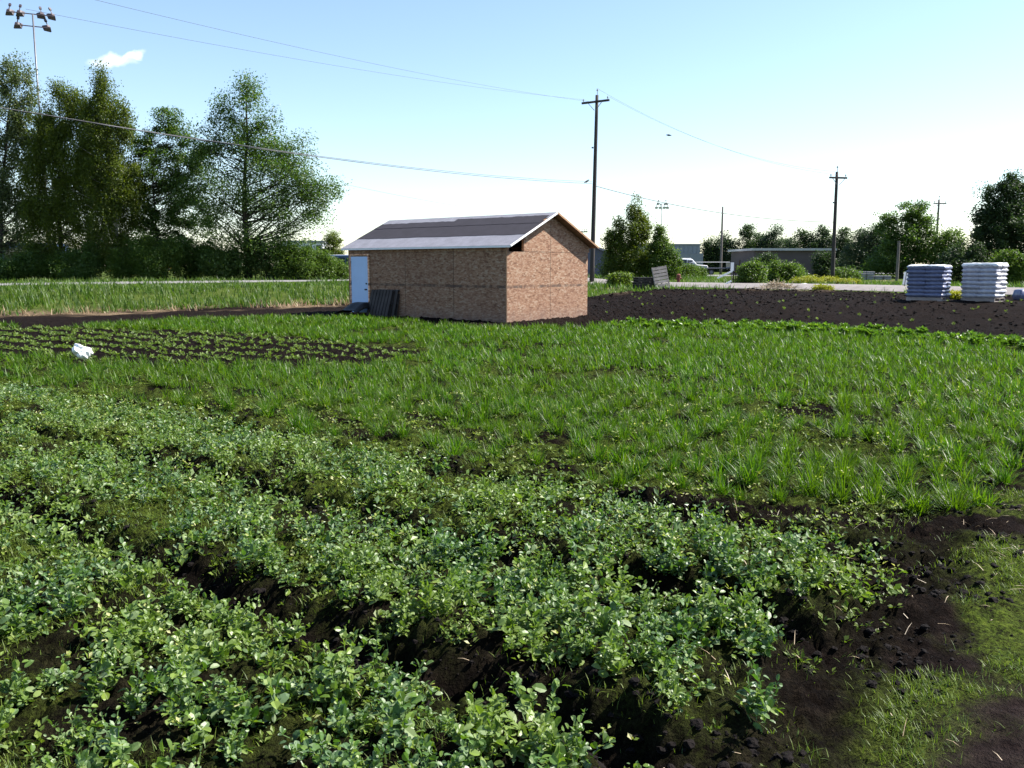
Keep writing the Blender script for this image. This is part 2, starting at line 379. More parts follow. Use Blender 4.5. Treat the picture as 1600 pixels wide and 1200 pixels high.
M['bark'] = wood('grey_bark', (.055, .045, .038), 1, (5, 5, .8)); M['birchbark'] = plain('pale_birch_bark', (.34, .31, .28), .8, .45, 5)
M['bwall'] = plain('brown_grey_cladding', (.085, .068, .070), .85, .12, 1.2); M['broof'] = plain('pale_roof_edge', (.40, .39, .40), .6, .1, 2)
M['gwall'] = plain('grey_metal_cladding', (.20, .215, .26), .6, .08, .5); M['bluewall'] = plain('blue_grey_siding', (.075, .085, .12), .7, .1, .8)
M['greyroof'] = plain('grey_sheet_roof', (.19, .20, .23), .6, .12, 1)
M['white'] = plain('white_vehicle_paint', (.78, .78, .80), .3, .04, 2); M['bluep'] = plain('blue_vehicle_paint', (.06, .10, .20), .3, .1, 2)
M['yellowp'] = plain('yellow_vehicle_paint', (.62, .40, .05), .35, .08, 2); M['tyre'] = plain('tyre_rubber', (.02, .02, .02), .8, .2, 8)
M['window'] = plain('window_glass', (.03, .045, .06), .08, .1, 2, 0, 0, .8)
M['siding'] = plain('white_siding', (.62, .63, .68), .6, .06, 2)
M['block'] = plain('concrete_block', (.20, .20, .22), .9, .2, 6, 0, .3)
M['rust'] = plain('rusty_red_metal', (.14, .045, .035), .8, .3, 10); M['brownstake'] = wood('brown_stake_wood', (.07, .045, .025), 1, (6, 6, .6))
M['bird'] = plain('black_feathers', (.014, .014, .018), .6, .2, 20)
M['board_white'] = plain('bright_white_board', (.75, .75, .76), .5, .06, 3)  # plain white of the boards, rails and sign panels

# ------------------------------------------------------------------ ground sheet
def axis(dense0, dense1, step, lo, hi, gr):
    a = list(np.arange(dense0, dense1, step)); s = step
    while a[-1] < hi: s *= gr; a.append(a[-1] + s)
    b = []; s = step; v = dense0
    while v > lo: s *= gr; v -= s; b.append(v)
    return np.array(b[::-1] + a)
xs = axis(-6.5, 6.5, .026, -2600, 2600, 1.055); ys = axis(2.4, 9.0, .023, -40, 3200, 1.022)
XX, YY = np.meshgrid(xs, ys); ZZ = height(XX, YY)
nx, ny = len(xs), len(ys)
ii = np.arange(nx * ny).reshape(ny, nx)
FQ = np.stack([ii[:-1, :-1].ravel(), ii[:-1, 1:].ravel(), ii[1:, 1:].ravel(), ii[1:, :-1].ravel()], 1)
me = mesh_np('ground', np.stack([XX.ravel(), YY.ravel(), ZZ.ravel()], 1), FQ, True)
tt, nn = TN(XX, YY); wv = -.667 * XX + .745 * YY
path = ss(BED_END + .05, BED_END + .5, tt)
patchy = ss(.38, .58, fbm(XX * 1.5, YY * 1.5, 4, 77))
beds = bed_mask(tt, nn)
grassy = in_poly(XX, YY, GRASSP) & ~in_poly(XX, YY, PATCH)
moss = np.clip(beds * (.75 * patchy + .1) * (1 - .6 * ss(-4.2, -3, tt)) * ss(.02, .3, bed_u(tt, nn)) + path * patchy * 1.0 + grassy * .75 * ss(.35, .6, fbm(XX * 2.2, YY * 2.2, 3, 78)), 0, 1)
corner = ss(-.8, -.45, tt) * ss(4.5, 3.8, nn)
moss *= ss(60, 40, YY) * (1 - .85 * corner)
dust = np.clip(1.0 * corner + path * (1 - patchy * .6) * ss(-1.1, -.2, tt) + .22 * ss(22, 30, YY) * ss(60, 40, YY) * (.5 + fbm(XX * .7, YY * .7, 3, 79)), 0, 1)
soil_r = (XX > 2.2) & (YY < 47 - .25 * (XX - 5)) & (YY > 15)
turf = np.clip(ss(36.3, 38, wv) + ss(-.3, 1.5, edge_b(XX, YY)) * (XX > 0) + ss(60, 70, YY), 0, 1)
turf = np.where(YY < 20, 0, turf) * (1 - .0)
straw = np.clip(ss(34.4, 35.2, wv) * ss(38.5, 36.4, wv) * ss(.4, .6, fbm(XX * .6, YY * .6, 3, 80)) + .7 * ss(-2, -.5, edge_b(XX, YY)) * ss(3, 1, edge_b(XX, YY)) * (XX > 2) * ss(.45, .62, fbm(XX * .8, YY * .8, 3, 81)), 0, 1)
for nme, arr in (('moss', moss), ('dust', dust), ('turf', turf), ('straw', straw)):
    a = me.attributes.new(nme, 'FLOAT', 'POINT'); a.data.foreach_set('value', np.asarray(arr, np.float32).ravel())
tag(link('ground', me, None, M['ground']), kind='structure')
def strip(name, line, wid, m, lift):
    """a road laid on the ground along a polyline"""
    P = [np.array(p, float) for p in line]; pts = []
    for a, b in zip(P[:-1], P[1:]):
        k = max(2, int(np.linalg.norm(b - a) / 2)); pts += [a + (b - a) * i / k for i in range(k)]
    pts.append(P[-1]); V = []; nw = 7
    for i, p in enumerate(pts):
        d = pts[min(i + 1, len(pts) - 1)] - pts[max(i - 1, 0)]; d /= np.linalg.norm(d); q = np.array([-d[1], d[0]])
        for k in range(nw):
            s_ = (k / (nw - 1) - .5) * (wid(i / (len(pts) - 1)) if callable(wid) else wid)
            if k in (0, nw - 1): s_ *= 1 + .12 * (random.random() - .5)
            x, y = p + q * s_
            V.append((x, y, hz(x, y) + lift * (1 - .9 * (k in (0, nw - 1)))))
    V = np.array(V); i0 = np.arange(len(pts) * nw).reshape(-1, nw)
    fq = np.stack([i0[:-1, :-1].ravel(), i0[:-1, 1:].ravel(), i0[1:, 1:].ravel(), i0[1:, :-1].ravel()], 1)
    return tag(link(name, mesh_np(name, V, fq, True), None, m), kind='structure')
strip('road', [(-110, -18.5), (-60, 25.3), (-25.8, 55.2), (-11.9, 67.3), (5, 82), (60, 130)], 6.5, M['asphalt'], .06)
strip('gravel_lane', [(1, 66), (8, 60), (20.7, 51.5), (27.5, 42), (36, 29), (50, 8)], lambda k: 4.5 + 6 * k, M['gravel'], .22)

# ------------------------------------------------------------------ plants: templates and scatter
def rotz(a):
    c, s = np.cos(a), np.sin(a); z = np.zeros_like(c); o = np.ones_like(c)
    return np.stack([np.stack([c, -s, z], -1), np.stack([s, c, z], -1), np.stack([z, z, o], -1)], -2)
def frames(d, up):
    """orthonormal frames with x along d, z near up"""
    d = d / np.linalg.norm(d, axis=-1, keepdims=True); y = np.cross(up, d); y /= np.maximum(np.linalg.norm(y, axis=-1, keepdims=True), 1e-6)
    return np.stack([d, y, np.cross(d, y)], -1)
def place(T, TF, A, P):
    """copies of template T (k,3) under matrices A (n,3,3) at P (n,3)"""
    V = np.einsum('nij,kj->nki', A, T) + P[:, None, :]
    k = len(T); off = (np.arange(len(P)) * k)[:, None, None]
    return V.reshape(-1, 3), [(TFi[None] + off).reshape(-1, TFi.shape[1]) for TFi in (TF if isinstance(TF, list) else [TF])]
class Bag:
    def __init__(s): s.V = []; s.F = {}; s.n = 0
    def add(s, V, Fs):
        for f in (Fs if isinstance(Fs, list) else [Fs]): s.F.setdefault(f.shape[1], []).append(f + s.n)
        s.V.append(V); s.n += len(V)
    def mesh(s, name, smooth=False): return mesh_np(name, np.concatenate(s.V), [np.concatenate(v) for v in s.F.values()], smooth)
# an oval leaflet folded along its midrib, 1 long
LEAF = np.array([(0, 0, 0), (.16, .21, .06), (.45, .33, .10), (.80, .24, .05), (1, 0, -.10), (.80, -.24, .05), (.45, -.33, .10), (.16, -.21, .06), (.40, 0, 0), (.76, 0, -.02)])
LEAFF = [np.array([(0, 8, 1), (0, 7, 8), (9, 4, 3), (9, 5, 4)]), np.array([(8, 9, 3, 2), (6, 5, 9, 8)]), np.array([(1, 8, 2), (7, 6, 8)])]
LEAFF = [np.concatenate([LEAFF[0], LEAFF[2]]), LEAFF[1]]
LEAFL = np.array([(0, 0, 0), (.5, .3, .08), (1, 0, -.04), (.5, -.3, .08)]); LEAFLF = np.array([(0, 2, 1), (0, 3, 2)])
def ribbon(P, W, side):
    """P (n,s,3) centre lines, W (n,s) half widths, side (n,3)"""
    n, s_, _ = P.shape
    V = np.stack([P - side[:, None] * W[..., None], P + side[:, None] * W[..., None]], 2).reshape(-1, 3)
    b = (np.arange(n) * s_ * 2)[:, None] + np.arange(s_ - 1)[None] * 2
    return V, np.stack([b, b + 1, b + 3, b + 2], -1).reshape(-1, 4)
def pea(bag, origin, seed, lod=0, size=1.):
    r = np.random.default_rng(seed); st = r.integers(4, 7) if lod == 0 else 4
    for k in range(st):
        a = r.uniform(0, 6.28); lean = r.uniform(.15, 1.0); L = r.uniform(.08, .20) * size
        u = np.linspace(0, 1, 7); d = np.array([math.cos(a), math.sin(a), 0])
        z = L * (u * math.cos(lean) + .0 * u) + .0; rad = L * (u ** 1.3) * math.sin(lean)
        C = origin + d * rad[:, None] + np.array([0, 0, 1.]) * z[:, None]
        C[:, :2] += np.cumsum(r.normal(0, .006, (7, 2)), 0) + r.normal(0, .03, 2)
        if lod == 0:
            sd = np.array([[-d[1], d[0], 0.]]); bag.add(*ribbon(C[None], np.full((1, 7), .0022), sd))
            sd2 = np.array([[0, 0, 1.]]) * .5 + d[None] * .5; bag.add(*ribbon(C[None], np.full((1, 7), .0022), sd2))
        per = 4 if lod == 0 else 3; nodes = r.integers(5, 7) if lod == 0 else 4
        q = np.repeat(np.linspace(.18, 1, nodes), per); n = len(q)
        P = np.stack([np.interp(q, u, C[:, i]) for i in range(3)], 1)
        phi = a + np.repeat(np.arange(nodes) * 2.6, per) + np.tile(np.arange(per) * 6.283 / per, nodes) + r.normal(0, .45, n)
        el = r.normal(.45, .5, n)
        D = np.stack([np.cos(phi) * np.cos(el), np.sin(phi) * np.cos(el), np.sin(el)], 1)
        S = r.uniform(.016, .047, n) * size * r.uniform(.8, 1.15) * (1.05 - .35 * (q > .9)) * (1.15 if lod else 1)
        P = P + D * (r.uniform(.0, .035, n) * (np.arange(n) % 2))[:, None]
        A = frames(D, np.array([0, 0, 1.]) + r.normal(0, .5, (n, 3))) * S[:, None, None]
        bag.add(*(place(LEAF, LEAFF, A, P) if lod == 0 else place(LEAFL, LEAFLF, A, P)))
def copy_of(o, loc, rz=0, s=1., label=None, group=None):
    c = o.copy(); COL.objects.link(c); c.location = loc; c.rotation_euler = (0, 0, rz); c.scale = (s, s, s * random.uniform(.9, 1.1))
    return c
def in_view(x, y, m=60):
    dz = -CAMZ; c, s = math.cos(PIT), math.sin(PIT); d = y * c - dz * s; v = y * s + dz * c
    px = 800 + F * x / d; py = 600 - F * v / d
    return (d > 0) & (px > -m) & (px < 1600 + m) & (py < 1200 + 2 * m)
def grow(name, label, cat, group, pts, builders, m, n_ind, stuff_name, stuff_label, lod_build):
    """the n_ind nearest plants as objects that share a few meshes, the rest as one mesh"""
    d = np.hypot(pts[:, 0], pts[:, 1]) + 6 * (~in_view(pts[:, 0], pts[:, 1], 130)); o_ = np.argsort(d); pts = pts[o_]
    Zs = height(pts[:, 0], pts[:, 1])
    protos = []
    for b in builders:
        bg_ = Bag(); b(bg_); protos.append(bg_.mesh(name))
        protos[-1].materials.append(m)
    for i in range(min(n_ind, len(pts))):
        o = bpy.data.objects.new(name, protos[i % len(protos)]); COL.objects.link(o)
        o.location = (pts[i, 0], pts[i, 1], Zs[i] - .01); o.rotation_euler = (random.uniform(-.08, .08), random.uniform(-.08, .08), random.uniform(0, 6.28))
        s_ = random.uniform(.68, 1.22); o.scale = (s_, s_, s_ * random.uniform(.85, 1.15)); tag(o, label, cat, group)
    if len(pts) > n_ind:
        bg_ = Bag()
        for i in range(n_ind, len(pts)): lod_build(bg_, np.array([pts[i, 0], pts[i, 1], Zs[i] - .01]), i)
        o = link(stuff_name, bg_.mesh(stuff_name), None, m); tag(o, stuff_label, cat, None, 'stuff')

# --- the pea beds in front
def jgrid(t0, t1, n0, n1, dt, dn, j):
    T, Nn = np.meshgrid(np.arange(t0, t1, dt), np.arange(n0, n1, dn))
    T = (T + (np.arange(T.shape[0]) % 2)[:, None] * dt / 2).ravel(); Nn = Nn.ravel()
    return T + rng.uniform(-j, j, T.shape) * dt, Nn + rng.uniform(-j, j, T.shape) * dn
t, n = jgrid(-26, BED_END - .12, -1.5, 5.75, .142, .142, .8)
x, y = XY(t, n); u = bed_u(t, n)
dens = fbm(x * 2.3, y * 2.3, 3, 91)
sgn = np.full(len(t), 9.)
for f_ in FURROW[:2]:
    d_ = n + wander(t) - f_; sgn = np.where((d_ > -.2) & (d_ < 1.0), d_, sgn)
keep = (u > .085 + .10 * vnoise(x * 2, y * 2, 92)) & (dens > .40 - .04 * (n < 2.6) - .03 * ss(-6, -12, t) - .13 * ss(-5, -3.4, t) * (n > 2.7) + .06 * ss(-2.0, -1.3, t)) & in_view(x, y, 420) & (y > 2.3) & (rng.random(len(x)) < .95)
keep &= ~((sgn < .13 + .16 * vnoise(t * 2, n * 2, 93)) & (rng.random(len(x)) < ss(-6.0, -3.4, t)))
keep &= ~((n < 2.4) & (rng.random(len(x)) < .10 + .3 * (fbm(x * 2.9, y * 2.9, 2, 94) < .42)))
pts = np.stack([x, y], 1)[keep]
grow('pea_plant', 'low bluish green pea plant sprawling on a raised black soil bed', 'pea plant', 'pea plants in the raised beds', pts,
     [(lambda b, k=k: pea(b, np.zeros(3), 100 + k, 0)) for k in range(9)], M['pea'], 300, 'pea_bed_foliage',
     'bluish green pea foliage covering the raised beds', lambda b, o, i: pea(b, o, 5000 + i, 1, .7 + .5 * ((i * 7) % 9) / 8))
# --- the onion like grass crop
def clump(bag, origin, seed, blades=46, segs=4, wid=.0042, size=1.):
    r = np.random.default_rng(seed); n = blades
    a = r.uniform(0, 6.283, n); L = r.uniform(.11, .26, n) * size; lean = np.abs(r.normal(.52, .32, n)) + .05
    u = np.linspace(0, 1, segs)[None]
    bend = r.uniform(.1, 1.0, n)[:, None]
    ang = lean[:, None] + bend * u ** 1.5
    ds = (L / (segs - 1))[:, None]
    rr = np.concatenate([np.zeros((n, 1)), np.cumsum(np.sin(ang[:, :-1]) * ds, 1)], 1); zz = np.concatenate([np.zeros((n, 1)), np.cumsum(np.cos(ang[:, :-1]) * ds, 1)], 1)
    base = np.stack([r.normal(0, .034 * size, n), r.normal(0, .034 * size, n), np.full(n, -.005)], 1) + origin
    P = base[:, None] + np.stack([np.cos(a)[:, None] * rr, np.sin(a)[:, None] * rr, zz], -1)
    W = wid * np.array([.75, 1, .8, .12] if segs == 4 else [.9, 1, .15])[None] * r.uniform(.7, 1.3, n)[:, None]
    th = a + 1.57 + r.normal(0, .5, n)
    bag.add(*ribbon(P, W, np.stack([np.cos(th), np.sin(th), np.zeros(n)], 1)))
t, n = jgrid(-40, BED_END + .0, 6.12, 30, .26, .43, .17)
x, y = XY(t, n)
ok = in_poly(x, y, GRASSP) & ~in_poly(x, y, PATCH) & in_view(x, y, 420)
gap = fbm(x * .55, y * .55, 3, 95)
ok &= ~((gap > .64) & (rng.random(len(x)) < .75)) & ~((n < 7.2 + .4 * fbm(t, t * 0, 2, 3)) & (t < -4.5) & (rng.random(len(x)) < .5))
pts = np.stack([x, y], 1)[ok]
far = np.hypot(pts[:, 0], pts[:, 1]) > 12.5
ex = pts[far]; pts = np.concatenate([pts, ex + rng.uniform(-.2, .2, ex.shape)])
def clump_far(b, o, i):
    d = math.hypot(o[0], o[1]); clump(b, o, 9000 + i, 58 if d < 12 else 26, 4 if d < 9 else 3, .004 if d < 10 else .004 + .00035 * (d - 10), .85 + .3 * ((i * 13) % 7) / 7)
grow('onion_clump', 'bushy clump of narrow green blades growing in the grassy crop', 'grass clump', 'clumps of the grassy green crop', pts,
     [(lambda b, k=k: clump(b, np.zeros(3), 300 + k, 130, 4, .0034, 1.0)) for k in range(8)], M['crop'], 300, 'onion_crop', 'dense narrow green blades of the grassy crop', clump_far)
# --- rows of seedlings in the bare patch
def rosette(bag, origin, seed, n=12, L=.09, lod=1, el0=.6):
    r = np.random.default_rng(seed); a = r.uniform(0, 6.283, n); el = r.normal(el0, .35, n)
    D = np.stack([np.cos(a) * np.cos(el), np.sin(a) * np.cos(el), np.sin(el)], 1); S = r.uniform(.6, 1.2, n) * L
    P = origin + D * (r.uniform(0, .6, n) * L)[:, None] + np.stack([np.zeros(n), np.zeros(n), r.uniform(.0, .5, n) * L], 1)
    bag.add(*place(LEAFL, LEAFLF, frames(D, np.array([0, 0, 1.]) + r.normal(0, .35, (n, 3))) * S[:, None, None], P))
t, n = jgrid(-40, -8, 6, 18, .10, .84, .06); n = n + rng.choice([-.07, .07], len(n))
x, y = XY(t, n); ok = in_poly(x, y, PATCH) & (rng.random(len(x)) < .93) & in_view(x, y, 60)
pts = np.stack([x, y], 1)[ok]
grow('seedling', 'small light green seedling in a row across the bare soil patch', 'seedling', 'seedlings in the bare patch', pts,
     [(lambda b, k=k: rosette(b, np.zeros(3), 400 + k, 12, .062)) for k in range(5)], M['seedling'], 300, 'seedling_rows', 'light green seedlings in rows over bare soil', lambda b, o, i: rosette(b, o, 700 + i, 12, .075))
# --- bright leafy crop along the far right edge of the field
P0 = np.array([(12.9, 20.0), (8.7, 25.3), (3.4, 27.1)]); pts = []
for a, b in zip(P0[:-1], P0[1:]):
    k = int(np.linalg.norm(b - a) / .26)
    for i in range(k):
        for row in range(4):
            pts.append(a + (b - a) * i / k + np.array([-.25, -.55]) * row + rng.uniform(-.14, .14, 2))
grow('leafy_plant', 'bright yellowish green leafy plant along the far edge of the crop', 'leafy plant', 'bright leafy plants at the far field edge', np.array(pts),
     [(lambda b, k=k: rosette(b, np.array([0, 0, .06]), 500 + k, 90, .11, 1, .6)) for k in range(5)], M['leafy'], 300, 'x', 'x', None)
# --- sparse transplants in the black soil on the right
pts = []
while len(pts) < 70:
    px, Y = random.uniform(935, 1600), random.uniform(24, 45); v = at(px, 470, Y)
    if v.x > 2.6 and float(edge_b(v.x, Y)) < -1 and not in_poly(v.x, Y, GRASSP): pts.append((v.x, Y))
grow('transplant', 'tiny pale green transplant standing alone in the black soil', 'transplant', 'sparse transplants in the black soil', np.array(pts),
     [(lambda b, k=k: rosette(b, np.array([0, 0, .03]), 600 + k, 8, .075, 1, .9)) for k in range(4)], M['seedling'], 300, 'x', 'x', None)

# --- low weeds, moss tufts and fine grass on the path and between the beds
def tufts(name, label, cat, pts, m, h, wd, per=1, lean=.5, segs=3, sink=.005):
    n = len(pts); r = rng
    z = height(pts[:, 0], pts[:, 1]) - sink; a = r.uniform(0, 6.283, n); L = h * r.uniform(.45, 1.3, n); ln = np.abs(r.normal(lean, .35, n))
    u = np.linspace(0, 1, segs)[None]; ang = ln[:, None] + .6 * u
    ds = (L / (segs - 1))[:, None]
    rr = np.concatenate([np.zeros((n, 1)), np.cumsum(np.sin(ang[:, :-1]) * ds, 1)], 1); zz = np.concatenate([np.zeros((n, 1)), np.cumsum(np.cos(ang[:, :-1]) * ds, 1)], 1)
    P = np.stack([pts[:, 0], pts[:, 1], z], 1)[:, None] + np.stack([np.cos(a)[:, None] * rr, np.sin(a)[:, None] * rr, zz], -1)
    W = (wd if hasattr(wd, '__len__') else np.full(n, wd))[:, None] * np.array([1, .8, .12] if segs == 3 else [1, .1])[None]
    th = a + 1.57
    V, f = ribbon(P, W, np.stack([np.cos(th), np.sin(th), np.zeros(n)], 1))
    return tag(link(name, mesh_np(name, V, f), None, m), label, cat, None, 'stuff')
NW = 620000; x = rng.uniform(-5.5, 6.5, NW); y = 2.7 + 9.5 * rng.random(NW) ** 1.35
t, n = TN(x, y); pth = ss(BED_END - .05, BED_END + .5, t)
pr = pth * ss(.40, .60, fbm(x * 1.5, y * 1.5, 4, 77)) * .95 * (1 - .88 * ss(-.8, -.45, t) * ss(4.5, 3.8, n)) + bed_mask(t, n) * ss(.36, .56, fbm(x * 2.1, y * 2.1, 3, 97)) * ss(.05, .2, bed_u(t, n)) * (.7 + .3 * (n < 2.6)) * (1 - .6 * ss(-4.2, -3, t)) + ss(5.7, 6.3, n) * ss(BED_END, BED_END - .3, t) * ss(.46, .62, fbm(x * 1.7, y * 1.7, 3, 98)) * .4
k = (rng.random(len(x)) < pr) & in_view(x, y, 300); P = np.stack([x, y], 1)[k]
cl = (fbm(P[:, 0] * 6, P[:, 1] * 6, 2, 99) - .35); P = P[cl > rng.random(len(P)) * .3]
tufts('low_weeds', 'fine mossy green grass spreading over the path and beds', 'weeds', P, M['weed'], .05, .0018, lean=.6)
# small broad leaved weeds below the crops
x = rng.uniform(-13, 10, 46000); y = 2.8 + 17 * rng.random(46000) ** 1.3; t, n = TN(x, y)
k = (t < BED_END + .15) & in_view(x, y, 40) & (fbm(x * 1.4, y * 1.4, 3, 101) > .44) & ~in_poly(x, y, PATCH) & (bed_u(t, n) > .15)
bagw = Bag(); Pz = height(x, y); ids = np.where(k)[0][:17000]
for i in ids: rosette(bagw, np.array([x[i], y[i], Pz[i]]), 20000 + i, 6, .022 + .03 * rng.random() ** 2, 1, .45)
tag(link('broadleaf_weeds', bagw.mesh('broadleaf_weeds'), None, M['weed']), 'small broad leaved weeds on the soil under the crops', 'weeds', None, 'stuff')
# yellowed and whitish leaves among the peas and onions
x = rng.uniform(-9, 7, 6000); y = 3 + 9 * rng.random(6000); t, n = TN(x, y)
k = (t < BED_END) & in_view(x, y, 20) & (fbm(x * 1.9, y * 1.9, 2, 103) > .50); ids = np.where(k)[0][:1100]
bagw = Bag(); Pz = height(x, y)
for i in ids: rosette(bagw, np.array([x[i], y[i], Pz[i] + rng.uniform(.01, .16)]), 30000 + i, 4, .030, 1, .3)
tag(link('yellowed_leaves', bagw.mesh('yellowed_leaves'), None, M['peay']), 'yellowed and whitish leaves scattered among the peas', 'leaves', None, 'stuff')
# --- bank of tall grass beyond the field on the left, dry grass at its foot, weeds along the lane
def band(n, px0, px1, f, y0, y1):
    px = rng.uniform(px0, px1, n); Y = rng.uniform(y0, y1, n); X = (px - 800) / F * Y * 1.0
    k = f(X, Y); return np.stack([X, Y], 1)[k]
P = band(60000, -120, 1000, lambda X, Y: (-.667 * X + .745 * Y > 36.2) & (-.667 * X + .745 * Y < 50.6) & (rng.random(len(X)) < ss(.25, .6, fbm(X * .5, Y * .5, 3, 105)) + .25), 28, 62)
wq = -.667 * P[:, 0] + .745 * P[:, 1]
tufts('bank_grass', 'tall green grass on the bank below the road', 'grass', P, M['bank'], .40 * (.35 + 1.1 * fbm(P[:, 0] * .6, P[:, 1] * .6, 3, 108)) * (1 - .65 * ss(42, 47, wq) * ss(.30, .40, fbm(P[:, 0] * .35, P[:, 1] * .35, 3, 118))), .014 + .014 * rng.random(len(P)), lean=.35)
P = band(9000, -120, 620, lambda X, Y: (np.abs(-.667 * X + .745 * Y - 36.0) < 1.0 * vnoise(X * .4, Y * .4, 106) - .15), 28, 46)
tufts('dry_grass', 'dry straw coloured grass along the foot of the bank', 'grass', P, M['dry'], .38, .012 + .01 * rng.random(len(P)), lean=.5)
P = band(26000, 900, 1650, lambda X, Y: (np.abs(lane_u(X, Y)) > 6.2) & (edge_b(X, Y) > .3) & (lane_u(X, Y) < 25) & (X > 2.8) & ((lane_u(X, Y) > 0) | (rng.random(len(X)) < np.where(X < 17, 1.2, .3) * (fbm(X * .5, Y * .5, 2, 107) > .42))), 38, 84)
tufts('verge_grass', 'rough green grass along the gravel lane', 'grass', P, M['bank'], .38, .015 + .015 * rng.random(len(P)), lean=.4)
P = band(22000, -150, 620, lambda X, Y: (-.667 * X + .745 * Y > 57.5) & (-.667 * X + .745 * Y < 63), 40, 78)
tufts('roadside_grass', 'rough grass between the road and the trees', 'grass', P, M['bank'], .35, .018 + .012 * rng.random(len(P)), lean=.4)
# --- clods and straw
ico = bmesh.new(); bmesh.ops.create_icosphere(ico, subdivisions=2, radius=1); IV = np.array([v.co[:] for v in ico.verts]); IF = np.array([[v.index for v in f.verts] for f in ico.faces]); ico.free()
x = rng.uniform(-5, 7, 60000); y = 2.8 + 9 * rng.random(60000) ** 1.3; t, n = TN(x, y)
pr = ss(.42, .1, np.abs(t - BED_END - .25)) * .8 * (fbm(x * 2, y * 2, 2, 109) > .42) + (bed_u(t, n) < .3) * (t < BED_END) * .5 + .10 * (t > BED_END + .4) * (t < 1.2) * (fbm(x * 1.2, y * 1.2, 2, 110) > .53)
k = (rng.random(len(x)) < pr) & in_view(x, y, 40) & (n < 12); x, y = x[k][:16000], y[k][:16000]
bagw = Bag()
for v in range(3):
    T = IV * (1 + .55 * (fbm(IV[:, 0] * 2 + v * 9, IV[:, 1] * 2 + IV[:, 2] * 2.7, 3, 111 + v) - .5)[:, None] * 2.4 + rng.uniform(-.3, .3, (len(IV), 1))); T[:, 2] *= .7
    sx, sy = x[v::3], y[v::3]; S = .004 + .022 * rng.random(len(sx)) ** 4
    bagw.add(*place(T, IF, rotz(rng.uniform(0, 6.28, len(sx))) * S[:, None, None], np.stack([sx, sy, height(sx, sy) + S * .12], 1)))
x = rng.uniform(2.5, 30, 40000); y = rng.uniform(22, 56, 40000); k = (edge_b(x, y) < .2) & in_view(x, y, 20) & ~in_poly(x, y, GRASSP) & (rng.random(40000) < .3 + .7 * ss(-4, -1, edge_b(x, y)))
x, y = x[k][:9000], y[k][:9000]; S = .012 + .045 * rng.random(len(x)) ** 3
bagw.add(*place(T, IF, rotz(rng.uniform(0, 6.28, len(x))) * S[:, None, None], np.stack([x, y, height(x, y) + S * .2], 1)))
tag(link('soil_clods', bagw.mesh('soil_clods'), None, M['clod']), 'crumbled black soil clods over the bare ground', 'soil clods', None, 'stuff')
x = rng.uniform(-3, 6, 9000); y = 3 + 7 * rng.random(9000); t, n = TN(x, y)
k = (rng.random(9000) < .10 * (t > -3) * (t < .3) + .5 * (np.abs(t + .65) < .45) * (n > 6.0) * (n < 7.6)) & in_view(x, y, 20); P = np.stack([x, y], 1)[k][:180]
tufts('straw_bits', 'pale dry stalks lying on the soil', 'straw', P, M['straw'], .10, .0016, lean=1.3, sink=-.01)

# ------------------------------------------------------------------ the shed
TH = .702; SX, SY = -.164, 28.757; SL, SW, HW, HR = 8.08, 4.66, 2.62, 3.70
# local frame: origin at the near corner, x along the gable wall (away, to the right), y along the long wall (away, to the left)
SH = thing('shed', 'small gabled shed clad in bare strand board with a pale blue door', 'shed', (SX, SY, -.02), (0, 0, math.pi / 2 - TH))
rise = (HR - HW) / (SW / 2)
MB().box(.0, .09, .0, SL, 0, HW - .03).build('wall', M['osb'], SH)                                   # long wall, in shade
m = MB(); holew = .86
m.prism([(.092, 0), (SW - .092, 0), (SW - .092, 2.38), (.092, 2.38)], .0, .09); m.build('wall', M['osb'], SH)
GZ = lambda a: HW - .045 + min(a, SW - a) * rise
m = MB(); m.prism([(holew, 2.385), (SW - .002, 2.385), (SW - .002, GZ(SW)), (SW / 2, GZ(SW / 2)), (holew, GZ(holew))], -.004, .088); m.build('gable_panel', M['osb'], SH)
MB().box(SW - .09, SW, .0 + .094, SL, 0, HW - .02).build('wall', M['osb'], SH)
m = MB(); m.prism([(.092, 0), (SW - .092, 0), (SW - .092, HW - .05), (SW / 2, GZ(SW / 2)), (.092, HW - .05)], SL - .09, SL - .001); m.build('wall', M['osb'], SH)
MB().box(-.012, -.001, .0, .045, .0, HW - .06).build('corner_batten', M['fascia'], SH)
OE, OG = .15, .28
def slope_box(mb, side, a0, a1, y0, y1, z0, z1):
    """slab on the roof: a measured up the slope from the eave edge"""
    c = math.cos(math.atan(rise)); s = math.sin(math.atan(rise)); ex = -OE; ez = HW - OE * rise
    M_ = Matrix.Identity(4)
    if side == 0: d = Vector((c, 0, s)); nrm = Vector((-s, 0, c)); o = Vector((ex, 0, ez))
    else: d = Vector((-c, 0, s)); nrm = Vector((s, 0, c)); o = Vector((SW - ex, 0, ez))
    M_ = Matrix((d, Vector((0, 1, 0)), nrm)).transposed().to_4x4(); M_.translation = o
    return mb.box(a0, a1, y0, y1, z0, z1, M_)
SLP = math.hypot(SW / 2 + OE, (SW / 2 + OE) * rise)
rf = slope_box(MB(), 0, 0, SLP - .004, -OG, SL + .2, 0, .03)
slope_box(rf, 1, 0, SLP - .004, -OG, SL + .2, 0, .03); rfo = rf.build('roof', M['fascia'], SH)
